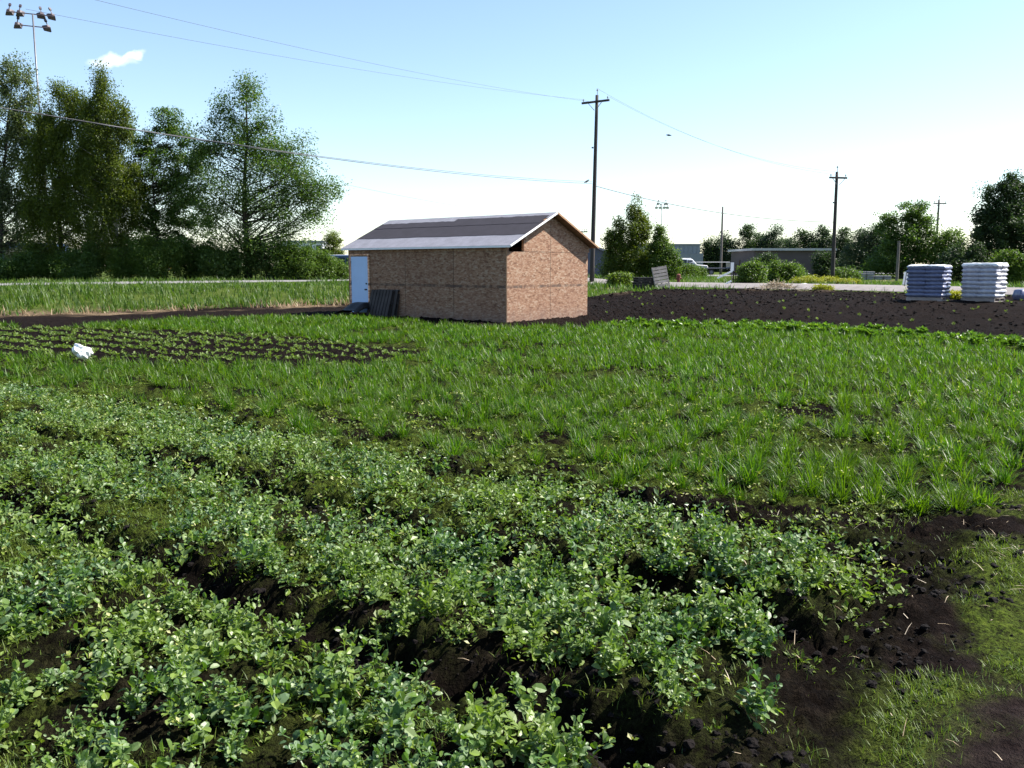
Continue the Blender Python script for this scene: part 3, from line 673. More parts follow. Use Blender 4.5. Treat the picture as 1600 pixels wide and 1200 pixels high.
def felt_sheet(side, a0, a1, y0, y1, m, lift, seed):
    """a strip of roofing felt with slightly wavering edges"""
    mb = MB(); k = 26; r = random.Random(seed); c = math.cos(math.atan(rise)); s = math.sin(math.atan(rise)); V = []
    w0 = [r.uniform(-.02, .02) for _ in range(k + 1)]; w1 = [r.uniform(-.03, .03) for _ in range(k + 1)]
    for top in (0, 1):
        for i in range(k + 1):
            y = y0 + (y1 - y0) * i / k
            for e, wv_ in ((a0, w0), (a1, w1)):
                a = e + (wv_[i] if .1 < e < SLP - .1 else 0); h = .031 + lift + (.004 if top else 0)
                x = -OE + a * c - s * h; z = HW - OE * rise + a * s + c * h
                V.append((x if side == 0 else SW - x, y, z))
    n = 2 * (k + 1); f = []
    for i in range(k):
        b = 2 * i; f += [(b, b + 1, b + 3, b + 2), (n + b, n + b + 2, n + b + 3, n + b + 1), (b, b + 2, n + b + 2, n + b), (b + 1, n + b + 1, n + b + 3, b + 3)]
    f += [(0, n, n + 1, 1), (n - 2, n - 1, 2 * n - 1, 2 * n - 2)]
    mb.v = V; mb.f = f; return mb.build('felt_strip', m, rfo)
felt_sheet(0, -.02, SLP * .36, -OG - .01, SL + .21, M['felt_light'], 0, 1)
felt_sheet(0, SLP * .31, SLP * .74, -OG + .02, SL + .19, M['felt_dark'], .010, 2)
felt_sheet(0, SLP * .66, SLP * .90, -OG + .12, SL * .52, M['felt_dark'], .020, 3)
felt_sheet(0, SLP * .66, SLP * .84, SL * .50, SL + .17, M['felt_dark'], .021, 6)
felt_sheet(0, SLP * .82, SLP, -OG - .01, SL + .2, M['felt_light'], .012, 4)
felt_sheet(1, -.02, SLP, -OG - .01, SL + .2, M['felt_light'], 0, 5)
for side in (0, 1):
    slope_box(MB(), side, -.02, SLP + .01, -OG - .035, -OG - .013, -.015, .045).build('rake_trim', M['trim'] if side == 0 else M['fascia'], rfo)
MB().box(-OE - .035, -OE - .012, -OG, SL + .2, HW - OE * rise - .045, HW - OE * rise + .018).build('eave_trim', M['trim'], rfo)
# door at the far end of the long wall
DY1 = SL - .20; DY0 = DY1 - .98
dr = MB().box(-.045, -.004, DY0, DY1, .14, 2.26).build('door', M['door'], SH, .004)
MB().box(-.06, -.003, DY0 - .07, DY0 - .004, .10, 2.3).box(-.06, -.003, DY1 + .004, DY1 + .06, .10, 2.3).box(-.06, -.003, DY0 - .07, DY1 + .06, 2.304, 2.36).build('door_frame', M['trim'] if 0 else M['osb'], SH)
MB().tube([(-.05, DY0 + .09, 1.02), (-.11, DY0 + .09, 1.02), (-.125, DY0 + .09, 1.02)], [.025, .025, .035], 10).build('handle', M['black_metal'], dr)
MB().tube([(-.046, DY0 + .09, 1.24), (-.075, DY0 + .09, 1.24)], .03, 10).build('lock', M['black_metal'], dr)
for z in (.4, 1.2, 2.0): MB().tube([(-.055, DY1 + .0, z), (-.055, DY1, z + .1)], .012, 6).build('hinge', M['black_metal'], dr)

# ------------------------------------------------------------------ pallets
def pallet(name, label, m, W=1.2, D=1.0, group=None):
    t = thing(name, label, 'pallet', group=group)
    k = 7
    for i in range(k): MB().box(-W / 2 + i * (W / k) + .012, -W / 2 + (i + 1) * (W / k) - .025, -D / 2, D / 2, .118, .138).build('deck_board', m, t)
    for y in (-D / 2 + .02, 0, D / 2 - .02): MB().box(-W / 2, W / 2, y - .022, y + .022, .022, .117).build('stringer', m, t)
    for i in (0, 3, 6): MB().box(-W / 2 + i * (W / k) + .012, -W / 2 + (i + 1) * (W / k) - .02, -D / 2, D / 2, 0, .021).build('bottom_board', m, t)
    return t
def copy_tree(o, parent=None):
    c = o.copy(); COL.objects.link(c); c.parent = parent
    for ch in [q for q in o.children]: copy_tree(ch, c)
    return c
def shed_pt(x, y, z=0): return SH.matrix_basis @ Vector((x, y, z))
SR = math.pi / 2 - TH
p1 = pallet('pallet', 'dark wooden pallet leaning upright against the shaded shed wall beside the door', M['pal_dark'])
p1.matrix_basis = Matrix.Translation(shed_pt(-.42, DY0 - .95, .05)) @ Matrix.Rotation(SR, 4, 'Z') @ Matrix.Rotation(R(-72), 4, 'Y') @ Matrix.Rotation(R(90), 4, 'Z') @ Matrix.Translation((0, -.5, -.05))
p2 = copy_tree(p1); p2['label'] = 'second dark pallet leaning behind the first against the shed wall'
p2.matrix_basis = Matrix.Translation(shed_pt(-.24, DY0 - 1.12, .05)) @ Matrix.Rotation(SR, 4, 'Z') @ Matrix.Rotation(R(-76), 4, 'Y') @ Matrix.Rotation(R(90), 4, 'Z') @ Matrix.Translation((0, -.5, -.05))
# black sheeting slumped in front of the door
nn_, mm_ = 26, 14; V = []
for i in range(nn_):
    for j in range(mm_):
        a = i / (nn_ - 1); b = j / (mm_ - 1)
        lx = -.65 - .9 * (1 - b); ly = DY0 + .95 - a * 1.45
        z = .10 + .42 * float(ss(0, .55, a)) * float(ss(1.0, .80, a * .9 + .0)) * (.35 + .65 * float(ss(0, .6, b))) + .05 * float(fbm(np.array(a * 5), np.array(b * 4), 3, 120))
        V.append((lx + .45, ly, z))
i0 = np.arange(nn_ * mm_).reshape(nn_, mm_)
me = mesh_np('black_tarp', np.array(V), np.stack([i0[:-1, :-1].ravel(), i0[:-1, 1:].ravel(), i0[1:, 1:].ravel(), i0[1:, :-1].ravel()], 1), True)
tp = tag(link('black_tarp', me, None, M['tarp']), 'black plastic sheeting slumped on the ground below the shed door', 'tarp'); tp.matrix_basis = SH.matrix_basis.copy()
sm = tp.modifiers.new('thickness', 'SOLIDIFY'); sm.thickness = .01

# ------------------------------------------------------------------ poles and wires
def insulator(x, y, z, parent, s=1.):
    MB().tube([(x, y, z), (x, y, z + .06 * s), (x, y, z + .065 * s), (x, y, z + .11 * s), (x, y, z + .15 * s), (x, y, z + .2 * s)], [.016 * s, .016 * s, .055 * s, .06 * s, .04 * s, .03 * s], 8).build('insulator', M['ins'], parent)
def utility_pole(label, X, Y, H, arm=2.0, arm_rot=0., lean=(0, 0), m='pole', r0=.17, gear=True):
    t = thing('utility_pole', label, 'utility pole', (X, Y, hz(X, Y) - .1), (lean[0], lean[1], 0))
    pts = [(0, 0, H * k / 8) for k in range(9)]
    MB().tube(pts, [r0 * (1 - .38 * k / 8) for k in range(9)], 10).build('pole', M[m], t, 0, True)
    if arm:
        c, s = math.cos(arm_rot), math.sin(arm_rot); P = lambda a, z, o=.0: (a * c - o * s, a * s + o * c, z)
        ca = MB().bar(P(-arm / 2, H - .45, -.17), P(arm / 2, H - .45, -.17), .10, .13).build('crossarm', M[m], t)
        for q in (-1, 1):
            MB().bar(P(q * .55, H - .50, -.235), P(q * .06, H - 1.0, -.20), .03, .03).build('brace', M['steel'], t)
            x, y, z = P(q * (arm / 2 - .12), H - .385, -.17); insulator(x, y, z, t)
        MB().bar((0.02, 0, H - .1), (0.02, 0, H + .22), .03, .03).build('pole_pin', M['steel'], t); insulator(.02, 0, H + .2, t, 1.1)
    if gear:
        MB().bar((-r0 * .9, -.12, H * .73), (-r0 * .9 - .12, -.14, H * .73), .06, .10).build('bracket', M['steel'], t)
    return t
v = at(924.5, 447, 60.0); HP = 12.7
mp = utility_pole('tallest dark wooden utility pole rising right behind the shed', v.x, 60.0, HP, 2.15, R(-38), (0, R(.9)))
v2 = at(1300, 446, 66); utility_pole('dark wooden utility pole with crossarm behind the yellow weeds right of the brown building', v2.x, 66, 8.35, 1.55, R(18), (0, R(-.3)), 'pole', .16)
v3 = at(1126, 425, 112); utility_pole('plain grey utility pole without crossarm before the dark trees left of the brown building', v3.x, 112, 8.6, 0, 0, (0, 0), 'pole_grey', .17, False)
v4 = at(1460, 425, 100); utility_pole('grey utility pole with crossarm standing among the trees above the bag stacks', v4.x, 100, 8.7, 1.7, R(15), (0, 0), 'pole_grey', .16)
v5 = at(1401, 440, 78); t = thing('timber_post', 'short brown timber post in front of the tree left of the bag stacks', 'post', (v5.x, 78, hz(v5.x, 78) - .1))
MB().tube([(0, 0, 0), (0, 0, 3.6)], [.13, .11], 10).build('post', M['pole_grey'], t); MB().bar((-.16, 0, 3.55), (.16, 0, 3.55), .16, .05).build('cap', M['pole_grey'], t)
def wire(label, a, b, sag, r=.011, m='wire', group=None, twin=0., cat='wire', name='overhead_wire'):
    a = Vector(a); b = Vector(b); n = 40; mb = MB()
    P = [a + (b - a) * i / n - Vector((0, 0, 4 * sag * (i / n) * (1 - i / n))) for i in range(n + 1)]
    mb.tube(P, r, 5)
    if twin:
        mb.tube([p + Vector((.03 * math.sin(i * .9), .03 * math.cos(i * .9), twin * (1 - i / n))) for i, p in enumerate(P)], r * .8, 5)
    return tag(mb.build(name, M[m], None), label, cat, group)
MPM = mp.matrix_basis
def on_pole(x, y, z): return MPM @ Vector((x, y, z))
ca, sa = math.cos(R(-38)), math.sin(R(-38))
E1 = on_pole(-.95 * ca, -.95 * sa, HP - .2); E2 = on_pole(.95 * ca, .95 * sa, HP - .2); E0 = on_pole(.02, 0, HP + .42)
far = Vector((-38.5, -4.0, 0))
wire('thin power wire, upper of the two crossing the blue sky to the pole', at(932, 160, 60) * 1, at(60, -22, 27), .35, .006, group=None)
wire('thin power wire, lower of the two crossing the blue sky to the pole', E1, at(40, 14, 30), .30, .006)
wire('thick grey twin cable running from the tall pole across the left trees', on_pole(-.2, -.1, HP * .545), at(-60, 158, 26), .42, .014, 'cable', None, .12, 'cable', 'overhead_cable')
wire('dark sagging cable from the tall pole to the pole right of the brown building', on_pole(.12, 0, HP * .532), at(1303, 347, 66), .55, .022, 'cable', None, 0, 'cable', 'overhead_cable')
wire('thin power wire leaving the right end of the tall pole crossarm', E2, at(1305, 268, 66), .9, .007)
wire('thin power wire leaving the top of the tall pole to the right', E0, at(1316, 274, 66), 1.0, .007)
wire('faint low wire behind the alder tree reaching the shed roof side', at(480, 275, 66), at(760, 328, 110), .2, .010)
# birds
def bird(label, loc, rz, flying=False):
    t = thing('bird', label, 'bird', loc, (0, 0, rz))
    prof = [(-.20, -.075, .012), (-.12, -.03, .035), (-.05, .0, .055), (.03, .045, .062), (.09, .09, .045), (.125, .115, .04), (.155, .118, .03), (.20, .112, .006)]
    if flying: prof = [(x, z * .25, r) for x, z, r in prof]
    MB().tube([(x, 0, z + .07) for x, z, r in prof], [r for x, z, r in prof], 10).build('body', M['bird'], t, 0, True)
    for q in (-1, 1):
        if flying: MB().prism([(-.06, 0), (.07, 0), (.02, .02), (-.05, .015)], 0, .30, Matrix.Rotation(R(90 * q - 90), 4, 'Z') @ Matrix.Translation((0, .03, .07))).build('wing', M['bird'], t)
        else:
            MB().tube([(.04, q * .05, .11), (-.06, q * .055, .06), (-.17, q * .025, 0.0)], [.035, .03, .006], 6).build('wing', M['bird'], t, 0, True)
            MB().tube([(.0, q * .02, .03), (.0, q * .02, -.005)], .006, 5).build('leg', M['bird'], t)
    return t
wa = on_pole(-.2, -.1, HP * .545); wb_ = at(-60, 158, 26); kk = .018; bpos = wa + (wb_ - wa) * kk - Vector((0, 0, 4 * .42 * kk * (1 - kk) - .03)); bird('small black bird perched on the grey cable just left of the tall pole', bpos, R(20))
bird('tiny dark bird flying in the pale sky right of the tall pole', at(1045, 213, 62), R(160), True)

# ------------------------------------------------------------------ floodlight towers
def floodlight(t, x, y, z, rz, s=1.):
    Mx = Matrix.Translation((x, y, z)) @ Matrix.Rotation(rz, 4, 'Z') @ Matrix.Rotation(R(32), 4, 'X') @ Matrix.Scale(s, 4)
    prof = [(-.48, .36), (.48, .36), (.48, -.36), (-.48, -.36)]
    mb = MB(); mb.v = []; b = 0
    for yy, k in ((-.42, 1.0), (-.30, 1.04), (.02, .66), (.22, .38)):
        for xx, zz in prof: mb.v.append(tuple(Mx @ Vector((xx * k, yy, zz * k))))
    for i in range(3):
        for k in range(4): mb.f.append((i * 4 + k, i * 4 + (k + 1) % 4, i * 4 + 4 + (k + 1) % 4, i * 4 + 4 + k))
    mb.f.append((12, 13, 14, 15)); mb.f.append((3, 2, 1, 0))
    L = mb.build('floodlight', M['lampdark'], t)
    MB().box(-.44, .44, -.445, -.425, -.32, .32, Mx).build('lens', M['glass'], L)
    MB().box(-.05, .05, .05, .12, .2, .85, Mx).box(-.14, .14, .0, .2, .78, 1.15, Mx).build('ballast', M['lampdark'], L)
def light_tower(label, px, py_top, Y, s, full=True, arms=((0, (3.1, 1.75, -1.15, -2.6)), (-1.75, (2.15, -1.9))), rz=R(205), ):
    top = at(px, py_top, Y); z0 = hz(top.x, Y)
    t = thing('floodlight_tower', label, 'floodlight tower', (top.x, Y, z0), (0, 0, rz)); H = top.z - z0
    MB().tube([(0, 0, 0), (0, 0, H * .62), (0, 0, H * .63), (0, 0, H)], [.32 * s, .24 * s, .14 * s, .12 * s], 12).build('mast', M['steel'], t, 0, True)
    for dz, xs_ in arms:
        MB().bar(((min(xs_) - .3) * s, 0, H + dz * s), ((max(xs_) + .3) * s, 0, H + dz * s), .13 * s, .13 * s).build('crossarm', M['lampdark'], t)
        for i, x in enumerate(xs_): floodlight(t, x * s, -.3 * s, H + dz * s + .1, R(35 if x < -1.5 else (-20 if x > 1.5 else 15)) , s * 1.15)
    return t
light_tower('tall floodlight tower rising behind the leafy trees at the left edge', 51, 22, 84, .62)
light_tower('small distant floodlight tower above the bush tree right of the shed', 1034, 318.5, 210, .62, arms=((0, (-1.6, 1.6)), (-1.5, (-2.2, -.7, .8, 2.2))), rz=0)
light_tower('far floodlight tower whose lamps just peep over the right shed roof slope', 911, 362, 300, .62, arms=((0, (-2, -.7, .7, 2)), ), rz=0)

# ------------------------------------------------------------------ trees and shrubs
def tree(name, label, cat, pb, Y, lobes, m, leaf_size=.16, n_cl=160, per=70, cr=.55, flat=.6, trunk=.18, bark='bark', stems=1, group=None, limbs=.45, seed=1, droop=0., lean=0., split=.22):
    r = np.random.default_rng(seed); X = at(pb[0], pb[1], Y).x; z0 = hz(X, Y); base = np.array([X, Y, z0]); k = Y / F
    t = thing(name, label, cat, (X, Y, z0), 0, group)
    L = []
    for px, py, rx, ry in lobes:
        c = np.array(at(px, py, Y)) - base; L.append((c, rx * k, ry * k))
    area = np.array([a * b for _, a, b in L]); cnt = np.maximum(2, (n_cl * area / area.sum()).round().astype(int))
    C = []
    for (c, rx, ry), q in zip(L, cnt):
        d = r.normal(0, 1, (q, 3)); d /= np.linalg.norm(d, axis=1)[:, None]; d *= (r.random(q) ** (1 / 2.4))[:, None]
        C.append(c + d * np.array([rx, min(rx, 3.2) * .9, ry]))
    C = np.concatenate(C); C[:, 2] = np.maximum(C[:, 2], min(.15, .3 * max(c[2] + b for c, a, b in L)))
    bagl = Bag(); nC = len(C); q = (2.5 * per * r.uniform(.35, 1.6, nC)).astype(int); own = np.repeat(np.arange(nC), q); n = len(own)
    rad = cr * r.uniform(.55, 1.45, nC)
    off = np.clip(r.normal(0, .5, (n, 3)), -.85, .85) * rad[own][:, None] * np.array([1, 1, flat])
    off[:, 2] -= droop * np.abs(r.normal(0, 1, n)) * rad[own]
    P = C[own] + off
    P = P[P[:, 2] > .02]; n = len(P)
    D = r.normal(0, 1, (n, 3)); D[:, 2] = D[:, 2] * .6 - .25 - droop; S = .86 * leaf_size * r.uniform(.6, 1.35, n)
    bagl.add(*place(LEAFL * np.array([1, 1.15, 1]), LEAFLF, frames(D, np.array([0, 0, 1.]) + r.normal(0, .55, (n, 3))) * S[:, None, None], P))
    link('crown', bagl.mesh('crown'), t, M[m])
    top = C[np.argsort(C[:, 2])[-3:]].mean(0); mb = MB(); spines = []
    for s_ in range(stems):
        e = top if stems == 1 else C[np.argsort(-C[:, 2] + r.normal(0, .25 * C[:, 2].max(), nC))[(s_ * 2) % nC]]
        pts = []; b0 = np.array([(s_ - (stems - 1) / 2) * trunk * 2.2, 0, -.1]); H = e[2]
        for i in range(9):
            u = i / 8; p = b0 * (1 - u) + np.array([e[0], e[1], 0]) * u ** 1.6; p[2] = -.1 + (H * .97 + .1) * u
            pts.append(p + np.r_[r.normal(0, .05 * trunk / .18 * (0 < i), 2), 0])
        mb.tube(pts, [trunk * (1.35 if i == 0 else 1 - .88 * i / 8) * (1 if stems == 1 else .75) for i in range(9)], 8); spines.append(np.array(pts))
    for c in C[r.random(nC) < limbs]:
        sp = spines[r.integers(len(spines))]; H = sp[-1][2]; hd = np.hypot(c[0], c[1]); h = np.clip(c[2] - hd * r.uniform(.25, .75) - .02 * H, .10 * H, H * .93)
        a = np.array([np.interp(h, sp[:, 2], sp[:, 0]), np.interp(h, sp[:, 2], sp[:, 1]), h]); mid = (a + c) / 2 + np.array([0, 0, -.05 * np.linalg.norm(c - a)]) + r.normal(0, .07 * np.linalg.norm(c - a), 3)
        d = np.linalg.norm(c - a); rr = max(.010, min(.30 * trunk * (1 - h / H * .75), .011 * d + .008))
        mb.tube([a, a * .5 + mid * .5 + r.normal(0, .04, 3), mid, mid * .4 + c * .6 + r.normal(0, .05, 3), c], [rr, rr * .85, rr * .65, rr * .4, rr * .15], 5, False)
    mb.build('trunk', M[bark], t, 0, True)
    return t
tree('willow_tree', 'pale loose willow at the far left edge beside the floodlight mast', 'tree', (2, 437), 68,
     [(-20, 190, 55, 95), (22, 130, 26, 48), (5, 100, 22, 24), (48, 140, 10, 40), (10, 270, 45, 70), (-30, 330, 60, 70), (48, 230, 20, 70), (25, 340, 40, 60), (15, 395, 45, 24), (30, 190, 22, 40)], 'willow', .17, 380, 66, .55, 1.1, .2, droop=.5, seed=3)
tree('birch_tree', 'broad dense olive green birch, left of the two peaked birches', 'tree', (98, 438), 67,
     [(100, 190, 26, 55), (92, 150, 16, 28), (90, 270, 48, 75), (75, 340, 45, 60), (120, 330, 40, 70), (105, 240, 45, 50), (70, 230, 26, 50), (90, 385, 50, 26), (50, 300, 25, 60), (130, 180, 24, 40), (62, 205, 28, 44), (118, 160, 14, 24)], 'birch', .145, 420, 95, .55, 1.5, .17, droop=.7, seed=4)
tree('birch_tree', 'taller olive green birch with pointed top and pale lower stem', 'tree', (188, 438), 66,
     [(166, 140, 18, 34), (162, 122, 11, 14), (165, 200, 32, 55), (172, 275, 36, 65), (170, 345, 35, 55), (140, 240, 25, 60), (150, 310, 40, 60), (180, 388, 42, 26), (205, 300, 20, 50), (196, 190, 16, 34), (146, 178, 18, 30)], 'birch', .145, 420, 95, .55, 1.5, .15, 'birchbark', droop=.7, seed=5)
tree('broadleaf_tree', 'lower leafy tree between the birches and the tall alder', 'tree', (252, 438), 68,
     [(262, 190, 26, 22), (225, 215, 25, 28), (245, 260, 45, 40), (255, 320, 45, 45), (300, 250, 28, 45), (230, 350, 30, 40), (278, 215, 20, 25), (260, 385, 50, 24), (300, 340, 36, 34), (215, 270, 22, 50), (285, 290, 30, 40)], 'alder', .165, 330, 66, .6, .7, .17, stems=2, seed=6, limbs=.6)
tree('alder_tree', 'tall airy alder with dark branching trunk between the birches and the shed', 'tree', (388, 438), 66,
     [(392, 130, 22, 22), (385, 165, 38, 28), (408, 190, 30, 30), (345, 175, 24, 20), (330, 195, 22, 16), (385, 225, 55, 30), (450, 225, 32, 20), (478, 215, 10, 12), (330, 240, 45, 28), (430, 270, 60, 28), (350, 290, 60, 28), (480, 290, 45, 24), (520, 300, 24, 20), (440, 320, 70, 26), (340, 340, 55, 28), (470, 345, 50, 22), (300, 300, 28, 26), (400, 375, 70, 22), (320, 385, 40, 20), (365, 215, 40, 34), (425, 240, 40, 40), (455, 265, 40, 34), (400, 320, 60, 40), (500, 315, 34, 26), (440, 390, 55, 20), (355, 400, 45, 18)],
     'alder', .165, 560, 50, .85, .85, .26, stems=1, seed=7, limbs=.20, split=.3)
tree('small_tree', 'small green tree just left of the shed roof', 'tree', (519, 425), 96, [(520, 375, 14, 12), (518, 395, 18, 16), (522, 408, 16, 12)], 'birch', .18, 60, 60, .6, .9, .12, seed=8)
for i, (px, Y, rx, h, lab) in enumerate(((20, 65, 42, 30, 'dark low shrub under the willow at the far left edge'), (75, 66, 36, 38, 'dark leafy shrub before the left birch trunk'), (130, 65, 38, 42, 'dark round shrub between the two birch trunks'),
        (205, 65, 34, 46, 'tangled green shrub beside the pale birch stem'), (250, 64, 36, 52, 'light leaved shrub under the lower broadleaf tree'), (300, 66, 34, 48, 'green shrub left of the alder trunk'), (350, 65, 36, 44, 'dark shrub at the foot of the alder, left side'),
        (420, 66, 38, 46, 'dark shrub at the foot of the alder, right side'), (465, 65, 32, 38, 'bright green shrub between the alder and the shed'), (497, 66, 22, 30, 'yellow green shrub close to the shed left end'), (524, 67, 18, 18, 'reddish brown brush right beside the shed left end'))):
    yb = 437
    tree('shrub', lab, 'shrub', (px, yb), Y, [(px, yb - h * .5, rx, h * .55), (px - rx * .5, yb - h * (.6 + .5 * random.random()), rx * .5, h * .45), (px + rx * .45, yb - h * (.6 + .6 * random.random()), rx * .45, h * .45)], 'alder' if i in (0, 2, 6, 7) else 'shrub', .15, 130, 60, .55, .9, .06, stems=3, seed=20 + i, limbs=.4)
# right side
tree('bush_tree', 'tall feathery bush tree, larger of the pair right of the shed', 'tree', (985, 442), 72,
     [(992, 325, 10, 20), (985, 360, 28, 22), (990, 395, 40, 30), (955, 375, 18, 18), (1000, 420, 42, 22), (960, 420, 26, 20), (1008, 350, 12, 20)], 'birch', .16, 230, 80, .5, 1.2, .13, droop=.4, seed=40, stems=2)
tree('bush_tree', 'lower pointed bush tree beside the larger feathery one', 'tree', (1036, 442), 71,
     [(1032, 368, 8, 20), (1034, 395, 18, 22), (1040, 415, 24, 18), (1050, 405, 12, 12), (1030, 430, 26, 14)], 'shrub', .15, 130, 70, .45, 1.1, .10, droop=.3, seed=41, stems=2)
for i, (px, top, rx, Y, lab) in enumerate(((1108, 372, 15, 150, 'dark distant conifer like tree right of the grey warehouse'), (1134, 366, 17, 150, 'dark distant tree behind the plain grey pole'), (1168, 352, 19, 150, 'tall pointed dark tree left of the brown building'),
        (1208, 355, 24, 150, 'broad dark tree above the left of the brown building'), (1258, 360, 22, 150, 'dark tree above the middle of the brown building'), (1284, 356, 17, 150, 'dark tree just left of the crossarm pole behind the brown building'),
        (1318, 358, 18, 150, 'pale topped far tree just right of the crossarm pole'), (1348, 356, 24, 140, 'dark broad tree left of the large bright tree'), (1235, 366, 18, 170, 'low far tree in the gap between the two middle trees above the brown building'), (1302, 368, 16, 170, 'low far tree directly behind the crossarm pole'), (1188, 364, 14, 170, 'small far tree between the two leftmost trees over the brown building'), (1372, 352, 20, 140, 'dark tree filling the gap left of the large bright tree'), (1122, 378, 12, 165, 'small far tree left of the plain grey pole'))):
    tree('far_tree', lab, 'tree', (px, 428), Y, [(px, top + 12, rx * .6, 13), (px, top + 32, rx * 1.15, 20), (px, top + 55, rx * 1.5, 22)], 'farleaf' if i % 2 else 'darkleaf', .28, 115, 60, 1.0, .9, .2, seed=50 + i, limbs=.2)
tree('broadleaf_tree', 'large bright green spreading tree left of the bag stacks', 'tree', (1408, 436), 92,
     [(1425, 330, 24, 14), (1385, 345, 14, 12), (1440, 345, 22, 16), (1405, 365, 30, 20), (1440, 375, 26, 20), (1395, 395, 30, 22), (1430, 405, 30, 22), (1380, 415, 26, 16)], 'alder', .22, 230, 60, .75, .7, .2, seed=60, limbs=.5)
tree('broadleaf_tree', 'light green rounded tree behind the grey crossarm pole on the right', 'tree', (1478, 434), 90,
     [(1484, 372, 16, 12), (1470, 395, 22, 20), (1495, 400, 22, 22), (1475, 420, 26, 14)], 'shrub', .20, 130, 60, .7, .8, .16, seed=61, limbs=.4)
tree('big_tree', 'tall dark tree with broken outline at the far right edge', 'tree', (1570, 446), 64,
     [(1578, 292, 22, 18), (1545, 300, 10, 14), (1590, 310, 24, 20), (1560, 325, 30, 18), (1540, 340, 16, 14), (1575, 350, 42, 22), (1550, 375, 45, 24), (1600, 370, 40, 40), (1540, 405, 50, 24), (1580, 420, 60, 22)], 'darkleaf', .17, 380, 70, .55, .8, .22, seed=62, limbs=.4)
for i, (px, py, Y, rx, h, mk, lab) in enumerate(((1585, 446, 58, 34, 56, 'shrub', 'pale green bush in front of the big dark tree at the right edge'), (1510, 446, 62, 40, 62, 'darkleaf', 'dark green hedge bush behind the gap between the bag stacks'),
        (1175, 448, 58, 20, 38, 'shrub', 'loose light bush with pale flowers beside the brown stakes'), (1228, 446, 64, 34, 34, 'shrub', 'broad rounded bush in front of the brown building'), (1196, 442, 70, 16, 44, 'darkleaf', 'thin upright sapling before the left end of the brown building'),
        (1288, 438, 72, 15, 44, 'darkleaf', 'small dark bush tree left of the crossarm pole before the brown building'), (1320, 446, 68, 24, 24, 'shrub', 'pale mounded bush right of the crossarm pole'), (968, 450, 55, 12, 20, 'weed', 'small bright weed bush left of the dark pallet stack'), (1068, 440, 78, 20, 24, 'shrub', 'low grey green bush behind the leaning pallet'), (1088, 438, 82, 14, 18, 'shrub', 'low bush before the white pickup'))):
    tree('shrub', lab, 'shrub', (px, py), Y, [(px, py - h * .4, rx, h * .45), (px - rx * .4, py - h * .65, rx * .5, h * .35), (px + rx * .4, py - h * .7, rx * .5, h * .32)], mk, .14, 85, 60, .42, .85, .05, stems=3, seed=70 + i, limbs=.4)
for i, (px, py, Y, rx, h, lab) in enumerate(((1262, 447, 60, 26, 12, 'patch of yellow flowering weeds before the rounded bush'), (1292, 447, 61, 22, 12, 'patch of yellow flowering weeds at the foot of the crossarm pole'), (1322, 448, 60, 20, 9, 'low yellow green weeds right of the crossarm pole'), (1495, 470, 36, 8, 6, 'small yellow weed tuft between the two bag stacks'), (1285, 460, 46, 10, 10, 'yellowish weed clump on the edge of the black soil'))):
    tree('weed_patch', lab, 'weeds', (px, py), Y, [(px, py - h * .5, rx, h * .5)], 'yweed', .10, 70, 50, .3, .8, .015, stems=4, seed=90 + i, limbs=.3)

# ------------------------------------------------------------------ buildings
def building(name, label, px0, px1, py_top, Y, depth, wall, roof, rot=0., gable=0., door=None, over=.25, windows=()):
    a = at(px0, py_top, Y); b = at(px1, py_top, Y); z0 = hz((a.x + b.x) / 2, Y) - .1; W = b.x - a.x; H = a.z - z0
    t = thing(name, label, 'building', ((a.x + b.x) / 2, Y, z0), (0, 0, rot))
    if gable:
        MB().prism([(-W / 2, 0), (W / 2, 0), (W / 2, H - gable), (0, H), (-W / 2, H - gable)], 0, depth).build('wall', M[wall], t)
        for q in (-1, 1): MB().prism([(q * (W / 2 + over), H - gable - over * 2 * gable / W + .02), (0, H + .02), (0, H + .2), (q * (W / 2 + over), H - gable + .14)], -over, depth + over).build('roof', M[roof], t)
    else:
        MB().box(-W / 2, W / 2, 0, depth, 0, H - .25).build('wall', M[wall], t)
        MB().box(-W / 2 - over, W / 2 + over, -over, depth + over, H - .248, H).build('roof', M[roof], t)
    for x, z, w_, h_ in windows:
        f = MB().box(x - w_ / 2 - .08, x + w_ / 2 + .08, -.05, -.003, z - h_ / 2 - .08, z + h_ / 2 + .08).build('window', M['trim'], t)
        MB().box(x - w_ / 2, x + w_ / 2, -.058, -.052, z - h_ / 2, z + h_ / 2).build('pane', M['window'], f)
    if door: MB().box(door[0], door[1], -.06, -.003, 0, door[2]).build('door', M['greyroof'], t)
    return t
building('flat_roof_building', 'low brown grey building with pale flat roof edge', 1178, 1302, 388, 98, 9, 'bwall', 'broof', R(2), 0, (2.5, 3.6, 2.1), .35)
wb = building('warehouse', 'pale grey metal warehouse behind the bush trees', 1000, 1094, 381, 145, 22, 'gwall', 'greyroof', 0, 0, (1.5, 5.5, 3.2), .1)
for i in range(14): MB().box(-4.9 + i * .72, -4.84 + i * .72, -.05, -.004, .2, 4.6).build('wall_rib', M['gwall'], wb)
building('barn', 'dark blue grey gabled barn just right of the shed', 880, 966, 385, 84, 12, 'bluewall', 'greyroof', R(6), 1.0, None, .3)
building('house', 'white and blue house glimpsed through the alder branches left of the shed', 440, 503, 376, 120, 8, 'siding', 'greyroof', R(8), 0, (-1, 0, 2.1), .2, ((-1.2, 3.4, .9, 1.1), (.9, 3.4, .9, 1.1), (2.2, 3.4, .7, 1.1), (1.6, 1.4, 1.2, 1.1)))

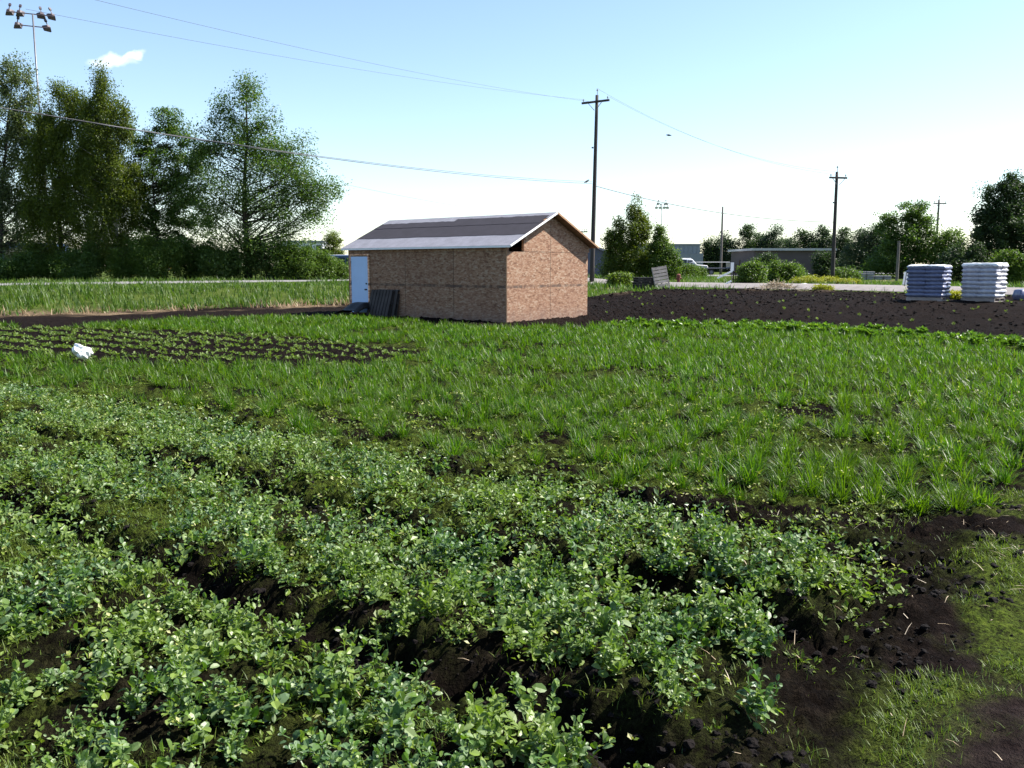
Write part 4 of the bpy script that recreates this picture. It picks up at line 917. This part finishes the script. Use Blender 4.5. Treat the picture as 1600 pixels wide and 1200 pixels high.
# ------------------------------------------------------------------ vehicles
def vehicle(name, label, cat, px, py, Y, prof, wid, paint, roofm, wheels, glass, rz=0., wr=.36, lights=True):
    p = at(px, py, Y); z0 = hz(p.x, Y) + .02
    t = thing(name, label, cat, (p.x, Y, z0), (0, 0, rz))
    MB().prism(prof, -wid / 2, wid / 2).build('body', M[paint], t, .05)
    zt = max(z for x, z in prof); xs_ = [x for x, z in prof if z > zt - .15]
    MB().box(min(xs_) + .1, max(xs_) - .1, -wid / 2 + .12, wid / 2 - .12, zt + .003, zt + .05).build('roof', M[roofm], t, .02)
    for q in (-1, 1):
        for (x0, x1, z0_, z1_) in glass: MB().box(x0, x1, q * (wid / 2 + .004) - .004, q * (wid / 2 + .004) + .004, z0_, z1_).build('window', M['window'], t)
        for x in wheels:
            wl = MB().tube([(x, q * (wid / 2 - .14), wr), (x, q * (wid / 2 + .02), wr)], wr, 18).build('wheel', M['tyre'], t)
            MB().tube([(x, q * (wid / 2 + .02), wr), (x, q * (wid / 2 + .035), wr)], wr * .58, 14).build('rim', M['steel'], wl)
    x1 = max(x for x, z in prof); x0 = min(x for x, z in prof)
    for q in (-1, 1):
        MB().box(x1 - .01, x1 + .02, q * (wid / 2 - .35) - .14, q * (wid / 2 - .35) + .14, .62, .78).build('headlight', M['glass'], t)
    return t
BUS = [(-5.4, .45), (5.4, .45), (5.5, 1.3), (5.3, 2.9), (5.0, 3.05), (-5.3, 3.05), (-5.5, 2.8), (-5.5, .6)]
vehicle('bus', 'blue bus with white roof parked behind the willow at the left edge', 'bus', 8, 436, 80, BUS, 2.5, 'bluep', 'white', (-3.4, 3.6), [(-5.1 + i * 1.45, -3.85 + i * 1.45, 1.6, 2.6) for i in range(7)], R(4), .48)
vehicle('truck', 'yellow topped vehicle parked behind the left birch', 'truck', 76, 436, 84, [(-2.9, .5), (2.6, .5), (2.9, 1.2), (2.0, 1.4), (1.5, 2.6), (-2.9, 2.75)], 2.2, 'yellowp', 'white', (-1.9, 1.8), [(.2, 1.4, 1.5, 2.3)], R(6), .42)
vehicle('truck', 'white roofed yellow truck parked behind the shrub under the lower broadleaf tree', 'truck', 222, 436, 86, [(-2.9, .5), (2.6, .5), (2.9, 1.2), (2.0, 1.4), (1.5, 2.5), (-2.9, 2.65)], 2.2, 'yellowp', 'white', (-1.9, 1.8), [(.2, 1.4, 1.5, 2.2)], R(3), .42)
VAN = [(-2.4, .35), (2.3, .35), (2.5, .7), (2.4, 1.05), (1.6, 1.25), (1.0, 2.05), (.6, 2.15), (-2.3, 2.15), (-2.45, 1.9)]
vehicle('van', 'white roofed dark van parked just left of the shed', 'van', 536, 430, 92, VAN, 1.9, 'bluep', 'white', (-1.5, 1.5), [(-2.1, -.9, 1.25, 1.9), (-.75, .35, 1.25, 1.9), (.45, 1.1, 1.25, 1.85)], R(5))
PICK = [(-2.7, .45), (2.5, .45), (2.7, .8), (2.6, 1.1), (1.35, 1.2), (.75, 1.85), (-.6, 1.9), (-.75, 1.25), (-2.7, 1.2)]
vehicle('pickup_truck', 'white pickup parked in front of the grey warehouse', 'pickup', 1068, 426, 104, PICK, 1.9, 'white', 'white', (-1.7, 1.75), [(-.5, .1, 1.25, 1.75), (.18, .8, 1.25, 1.7)], R(4))
vehicle('trailer', 'long low white railed trailer parked between the warehouse and the plain grey pole', 'trailer', 1108, 427, 102, [(-2.3, .7), (2.3, .7), (2.3, 1.45), (2.2, 1.45), (2.2, .85), (-2.2, .85), (-2.2, 1.45), (-2.3, 1.45)], 1.8, 'steel', 'white', (0.,), [], R(2), .33)

# ------------------------------------------------------------------ things on the right
pd = pallet('pallet', 'bottom pallet of the dark stack right of the shed', M['pal_dark'], 1.2, 1.05, 'dark stacked pallets')
PX = at(1008, 456, 50); pz = hz(PX.x, 50)
labs = ('bottom pallet of the dark stack right of the shed', 'second pallet from the bottom of the dark stack right of the shed', 'middle pallet of the dark stack right of the shed', 'second pallet from the top of the dark stack right of the shed', 'topmost pallet of the dark stack right of the shed')
for i in range(5):
    o = pd if i == 0 else copy_tree(pd); o['label'] = labs[i]
    o.location = (PX.x + random.uniform(-.04, .04), 50 + random.uniform(-.04, .04), pz + .02 + i * .141); o.rotation_euler = (0, 0, R(8) + random.uniform(-.05, .05))
pl = pallet('pallet', 'weathered grey pallet standing upright against the dark pallet stack', M['pal_grey'], 1.35, .85)
PL = at(1031.5, 457, 49.3)
pl.matrix_basis = Matrix.Translation((PL.x, 49.3, hz(PL.x, 49.3) + .66)) @ Matrix.Rotation(R(10), 4, 'Z') @ Matrix.Rotation(R(-9), 4, 'Y') @ Matrix.Rotation(R(80), 4, 'X') @ Matrix.Rotation(R(90), 4, 'Z')
# tilted white frame with a panel
fp = at(1131, 450, 55); t = thing('broken_frame', 'tilted white timber frame standing in weeds right of the leaning pallet', 'frame', (fp.x, 55, hz(fp.x, 55)))
sc = 55 / F
for (a, b, wd) in (((-13, -1, 0), (-12, 16, 0), .05), ((10, 0, 0), (11, 26, 0), .06)): MB().bar(tuple(v * sc for v in a), tuple(v * sc for v in b), wd, wd, (0, 1, 0)).build('post', M['pole_grey'], t)
for (a, b) in (((-11, 14, -1.5), (12, 25, -1.5)), ((-7, 0, -1.5), (11, 10, -1.5))): MB().bar((a[0] * sc, -.07, a[1] * sc), (b[0] * sc, -.07, b[1] * sc), .04, .10, (0, 0, 1)).build('rail', M['board_white'], t)
MB().bar((-5 * sc, -.07, -.05), (2 * sc, -.1, 6 * sc), .04, .06).build('strut', M['board_white'], t)
sp_ = at(1143, 450, 56); t = thing('sign', 'small blank white sign panel standing above the tilted frame', 'sign', (sp_.x, 56, hz(sp_.x, 56)))
MB().bar((0, .03, 0), (0, .03, 1.5), .05, .05, (0, 1, 0)).build('post', M['pole_grey'], t); MB().box(-.10, .10, -.02, .0, 1.02, 1.55).build('panel', M['board_white'], t)
t = thing('stake_fence', 'row of upright brown stakes behind the tilted frame', 'fence', (at(1160, 445, 60).x, 60, hz(at(1160, 445, 60).x, 60)))
for i in range(9): MB().bar((-.62 + i * .16, random.uniform(-.05, .05), 0), (-.62 + i * .16 + random.uniform(-.06, .06), random.uniform(-.1, .1), random.uniform(1.0, 1.75)), .07, .06, (0, 1, 0)).build('stake', M['brownstake'], t)
for z in (.4, .9): MB().bar((-.68, .08, z), (.72, .08, z), .05, .07).build('rail', M['brownstake'], t)
hy = at(1060, 445, 62); t = thing('standpipe', 'short rusty red standpipe in the grass right of the leaning pallet', 'standpipe', (hy.x, 62, hz(hy.x, 62)))
MB().tube([(0, 0, 0), (0, 0, .55), (0, 0, .56), (0, 0, .7), (0, 0, .78)], [.11, .11, .15, .15, .05], 12).build('barrel', M['rust'], t); MB().tube([(-.22, 0, .45), (.22, 0, .45)], .06, 8).build('outlet', M['rust'], t)
for px, lab in ((1199, 'pale board lying on the verge left of the brush pile'), (1254, 'pale board lying on the verge right of the brush pile')):
    q = at(px, 448, 56); o = MB().box(-.35, .35, -.25, .25, 0, .05).box(-.32, .32, -.06, .06, .05, .07).build('board', M['board_white'], None); o.location = (q.x, 56, hz(q.x, 56) + .12); o.rotation_euler = (R(8), R(-4), R(15)); tag(o, lab, 'board')
# brush pile of pale dry stalks
bp = at(1222, 459, 46.0); bx, by = bp.x, 46.0; mb = MB()
for i in range(420):
    a = random.uniform(0, 6.28); rr_ = abs(random.gauss(0, .55)); c = Vector((rr_ * 1.3 * math.cos(a) - .3, rr_ * .7 * math.sin(a), max(0, .34 * math.exp(-rr_ ** 2 * 1.1) + random.uniform(-.05, .08))))
    d = Vector((random.gauss(0, 1), random.gauss(0, 1), random.gauss(0, .35))).normalized() * random.uniform(.12, .4); mb.bar(c - d, c + d, .014, .014)
o = mb.build('brush_pile', M['straw']); o.location = (bx, by, hz(bx, by) + .02); tag(o, 'heap of pale dry stalks on the edge of the black soil', 'brush pile')
# grey block stacks far behind the weeds
mb_ = None
for i, (px, lv, lab) in enumerate(((1344, 0, 'grey concrete slab stack, left end of the block row behind the weeds'), (1357, 0, 'grey concrete slab stack, second in the block row behind the weeds'), (1370, 0, 'grey concrete slab stack, third in the block row behind the weeds'), (1384, 0, 'grey concrete slab stack, right end of the block row behind the weeds'))):
    q = at(px, 437, 84); t = thing('slab_stack', lab, 'slab stack', (q.x, 84, hz(q.x, 84)), R(6), 'grey slab stacks behind the weeds')
    for k in range(4 if i < 2 else 2): MB().box(-.38 + random.uniform(-.04, .04), .36 + random.uniform(-.04, .04), -.4, .4, .01 + k * .2, .19 + k * .2).build('slab', M['block'], t, .02)
sg = at(1413, 441, 50); t = thing('sign', 'leaning white sign of two narrow panels left of the blue bag stack', 'sign', (sg.x, 50, hz(sg.x, 50)), (0, R(6), R(-10)))
MB().bar((0, 0.02, -.05), (0, 0.02, .98), .05, .05, (0, 1, 0)).build('post', M['pole_grey'], t)
for x in (-.09, .055): MB().box(x - .05, x + .05, -.03, -.008, .30, 1.02).build('panel', M['board_white'], t)

# pallets of bags
def bag_mesh(name, L, W, H, seed):
    r = np.random.default_rng(seed); nu, nv = 18, 12; V = []; u = np.linspace(-1, 1, nu); v = np.linspace(-1, 1, nv)
    U, Vv = np.meshgrid(u, v); e = np.sqrt(np.clip(1 - np.abs(U) ** 5, 0, 1)) * np.sqrt(np.clip(1 - np.abs(Vv) ** 4, 0, 1)); e = .05 + .95 * e ** .42
    x = U * L / 2 * (1 + .012 * np.sin(Vv * 7 + seed)); y = Vv * W / 2 * (1 + .015 * np.sin(U * 9 + seed))
    wr = .03 * (fbm(U * 3 + seed, Vv * 3, 3, seed) - .5)
    zt = H / 2 * e + wr; zb = -H / 2 * e
    P = np.concatenate([np.stack([x, y, zt], -1).reshape(-1, 3), np.stack([x, y, zb], -1).reshape(-1, 3)])
    i0 = np.arange(nu * nv).reshape(nv, nu); n = nu * nv
    T = np.stack([i0[:-1, :-1].ravel(), i0[:-1, 1:].ravel(), i0[1:, 1:].ravel(), i0[1:, :-1].ravel()], 1); B = T[:, ::-1] + n
    ring = np.concatenate([i0[0, :], i0[1:, -1], i0[-1, -2::-1], i0[-2:0:-1, 0]]); nx_ = np.roll(ring, -1)
    S = np.stack([ring, ring + n, nx_ + n, nx_], 1)
    return mesh_np(name, P, [T, B, S], True)
def bag_stack(px, py, Y, rz, layers, H, W, D, m, bag_label, top_label, pal_label, group, cover, seed):
    q = at(px, py, Y); z0 = hz(q.x, Y) + .02; rot = Matrix.Rotation(rz, 4, 'Z')
    p = pallet('pallet', pal_label, M['pal_grey'], W + .02, D + .02); p.location = (q.x, Y, z0); p.rotation_euler = (0, 0, rz)
    pr = [bag_mesh('bag', W / 2 * 1.13, D / 2 * 1.12, H * 1.16, seed + k) for k in range(3)]
    for b in pr: b.materials.append(M[m])
    for l in range(layers):
        for i in (-1, 1):
            for j in (-1, 1):
                o = bpy.data.objects.new('bag', pr[(l + i + 2 * j) % 3]); COL.objects.link(o)
                o.location = Vector((q.x, Y, z0 + .15 + H * (l + .5))) + rot @ Vector((i * W / 4 + random.uniform(-.02, .02), j * D / 4 + random.uniform(-.02, .02), 0))
                o.rotation_euler = (random.uniform(-.02, .02), random.uniform(-.02, .02), rz + random.uniform(-.04, .04)); o.scale = (random.uniform(.95, 1.05), random.uniform(.95, 1.05), random.uniform(.98, 1.06)); tag(o, bag_label, 'bag', group)
    # sheet laid over the top, sagging between the bags
    zt = z0 + .15 + H * layers; n = 26; V = []
    for i in range(n):
        for j in range(n):
            a, b = (i / (n - 1) - .5) * 2, (j / (n - 1) - .5) * 2; x, y = a * (W / 2 + .05), b * (D / 2 + .05); e = max(abs(a), abs(b))
            z = zt + .035 + .07 * (float(fbm(np.array(a * 2.2 + seed), np.array(b * 2.2), 3, 131)) - .5) - (cover if e > .97 else 0) * (.8 + .4 * random.random()) - .02 * (abs(a) < .05) * (e < .9)
            p_ = rot @ Vector((x, y, 0)); V.append((q.x + p_.x, Y + p_.y, z))
    i0 = np.arange(n * n).reshape(n, n)
    o = link('cover_sheet', mesh_np('cover_sheet', np.array(V), np.stack([i0[:-1, :-1].ravel(), i0[:-1, 1:].ravel(), i0[1:, 1:].ravel(), i0[1:, :-1].ravel()], 1), True), None, M['plastic_white'])
    sm_ = o.modifiers.new('thickness', 'SOLIDIFY'); sm_.thickness = .006; tag(o, top_label, 'sheet')
bag_stack(1449, 474, 34.0, R(-40), 8, .148, 1.28, 1.05, 'bag_a', 'blue grey plastic bag in the stack left of the taller white one', 'crumpled shiny sheet covering the blue bag stack', 'pallet under the blue bag stack', 'bags of the blue stack', .05, 140)
bag_stack(1535, 475.5, 33.6, R(-48), 8, .158, 1.20, 1.05, 'bag_b', 'white printed plastic bag in the taller stack near the right edge', 'smooth white sheet over the top of the white bag stack', 'pallet under the white bag stack', 'bags of the white stack', .10, 150)
q = at(1604, 470, 35.5); o = bpy.data.objects.new('bag', bag_mesh('bag', .9, .6, .5, 160)); COL.objects.link(o); o.data.materials.append(M['bag_a']); o.location = (q.x, 35.5, hz(q.x, 35.5) + .22); tag(o, 'grey plastic bag lying alone at the right edge', 'bag')

# white plastic bag in the crop on the left
q = at(129, 576, 16.0); r_ = np.random.default_rng(5); T = IV.copy()
ico = bmesh.new(); bmesh.ops.create_icosphere(ico, subdivisions=4, radius=1); T = np.array([v.co[:] for v in ico.verts]); SF = np.array([[v.index for v in f.verts] for f in ico.faces]); ico.free()
T = T * (1 + 1.1 * (fbm(T[:, 0] * 1.5 + 4, T[:, 1] * 1.5 + T[:, 2] * 1.9, 2, 170) - .5) - .5 * np.abs(fbm(T[:, 0] * 2.6 + T[:, 2], T[:, 1] * 2.6 + T[:, 2] * 2.3, 3, 171) - .5))[:, None]; T[:, 2] *= .8; T[:, 0] *= 1.15; T[:, 0] += .25 * np.maximum(0, -T[:, 2])
T = T * .165
o = link('plastic_bag', mesh_np('plastic_bag', T, SF, True), None, M['plastic_white']); o.location = (q.x, 16.0, hz(q.x, 16.0) + .25); o.rotation_euler = (0, R(22), R(20)); tag(o, 'crumpled white plastic sack lying among the green crop', 'plastic sack')
sd = o.modifiers.new('smooth', 'SUBSURF'); sd.levels = sd.render_levels = 1
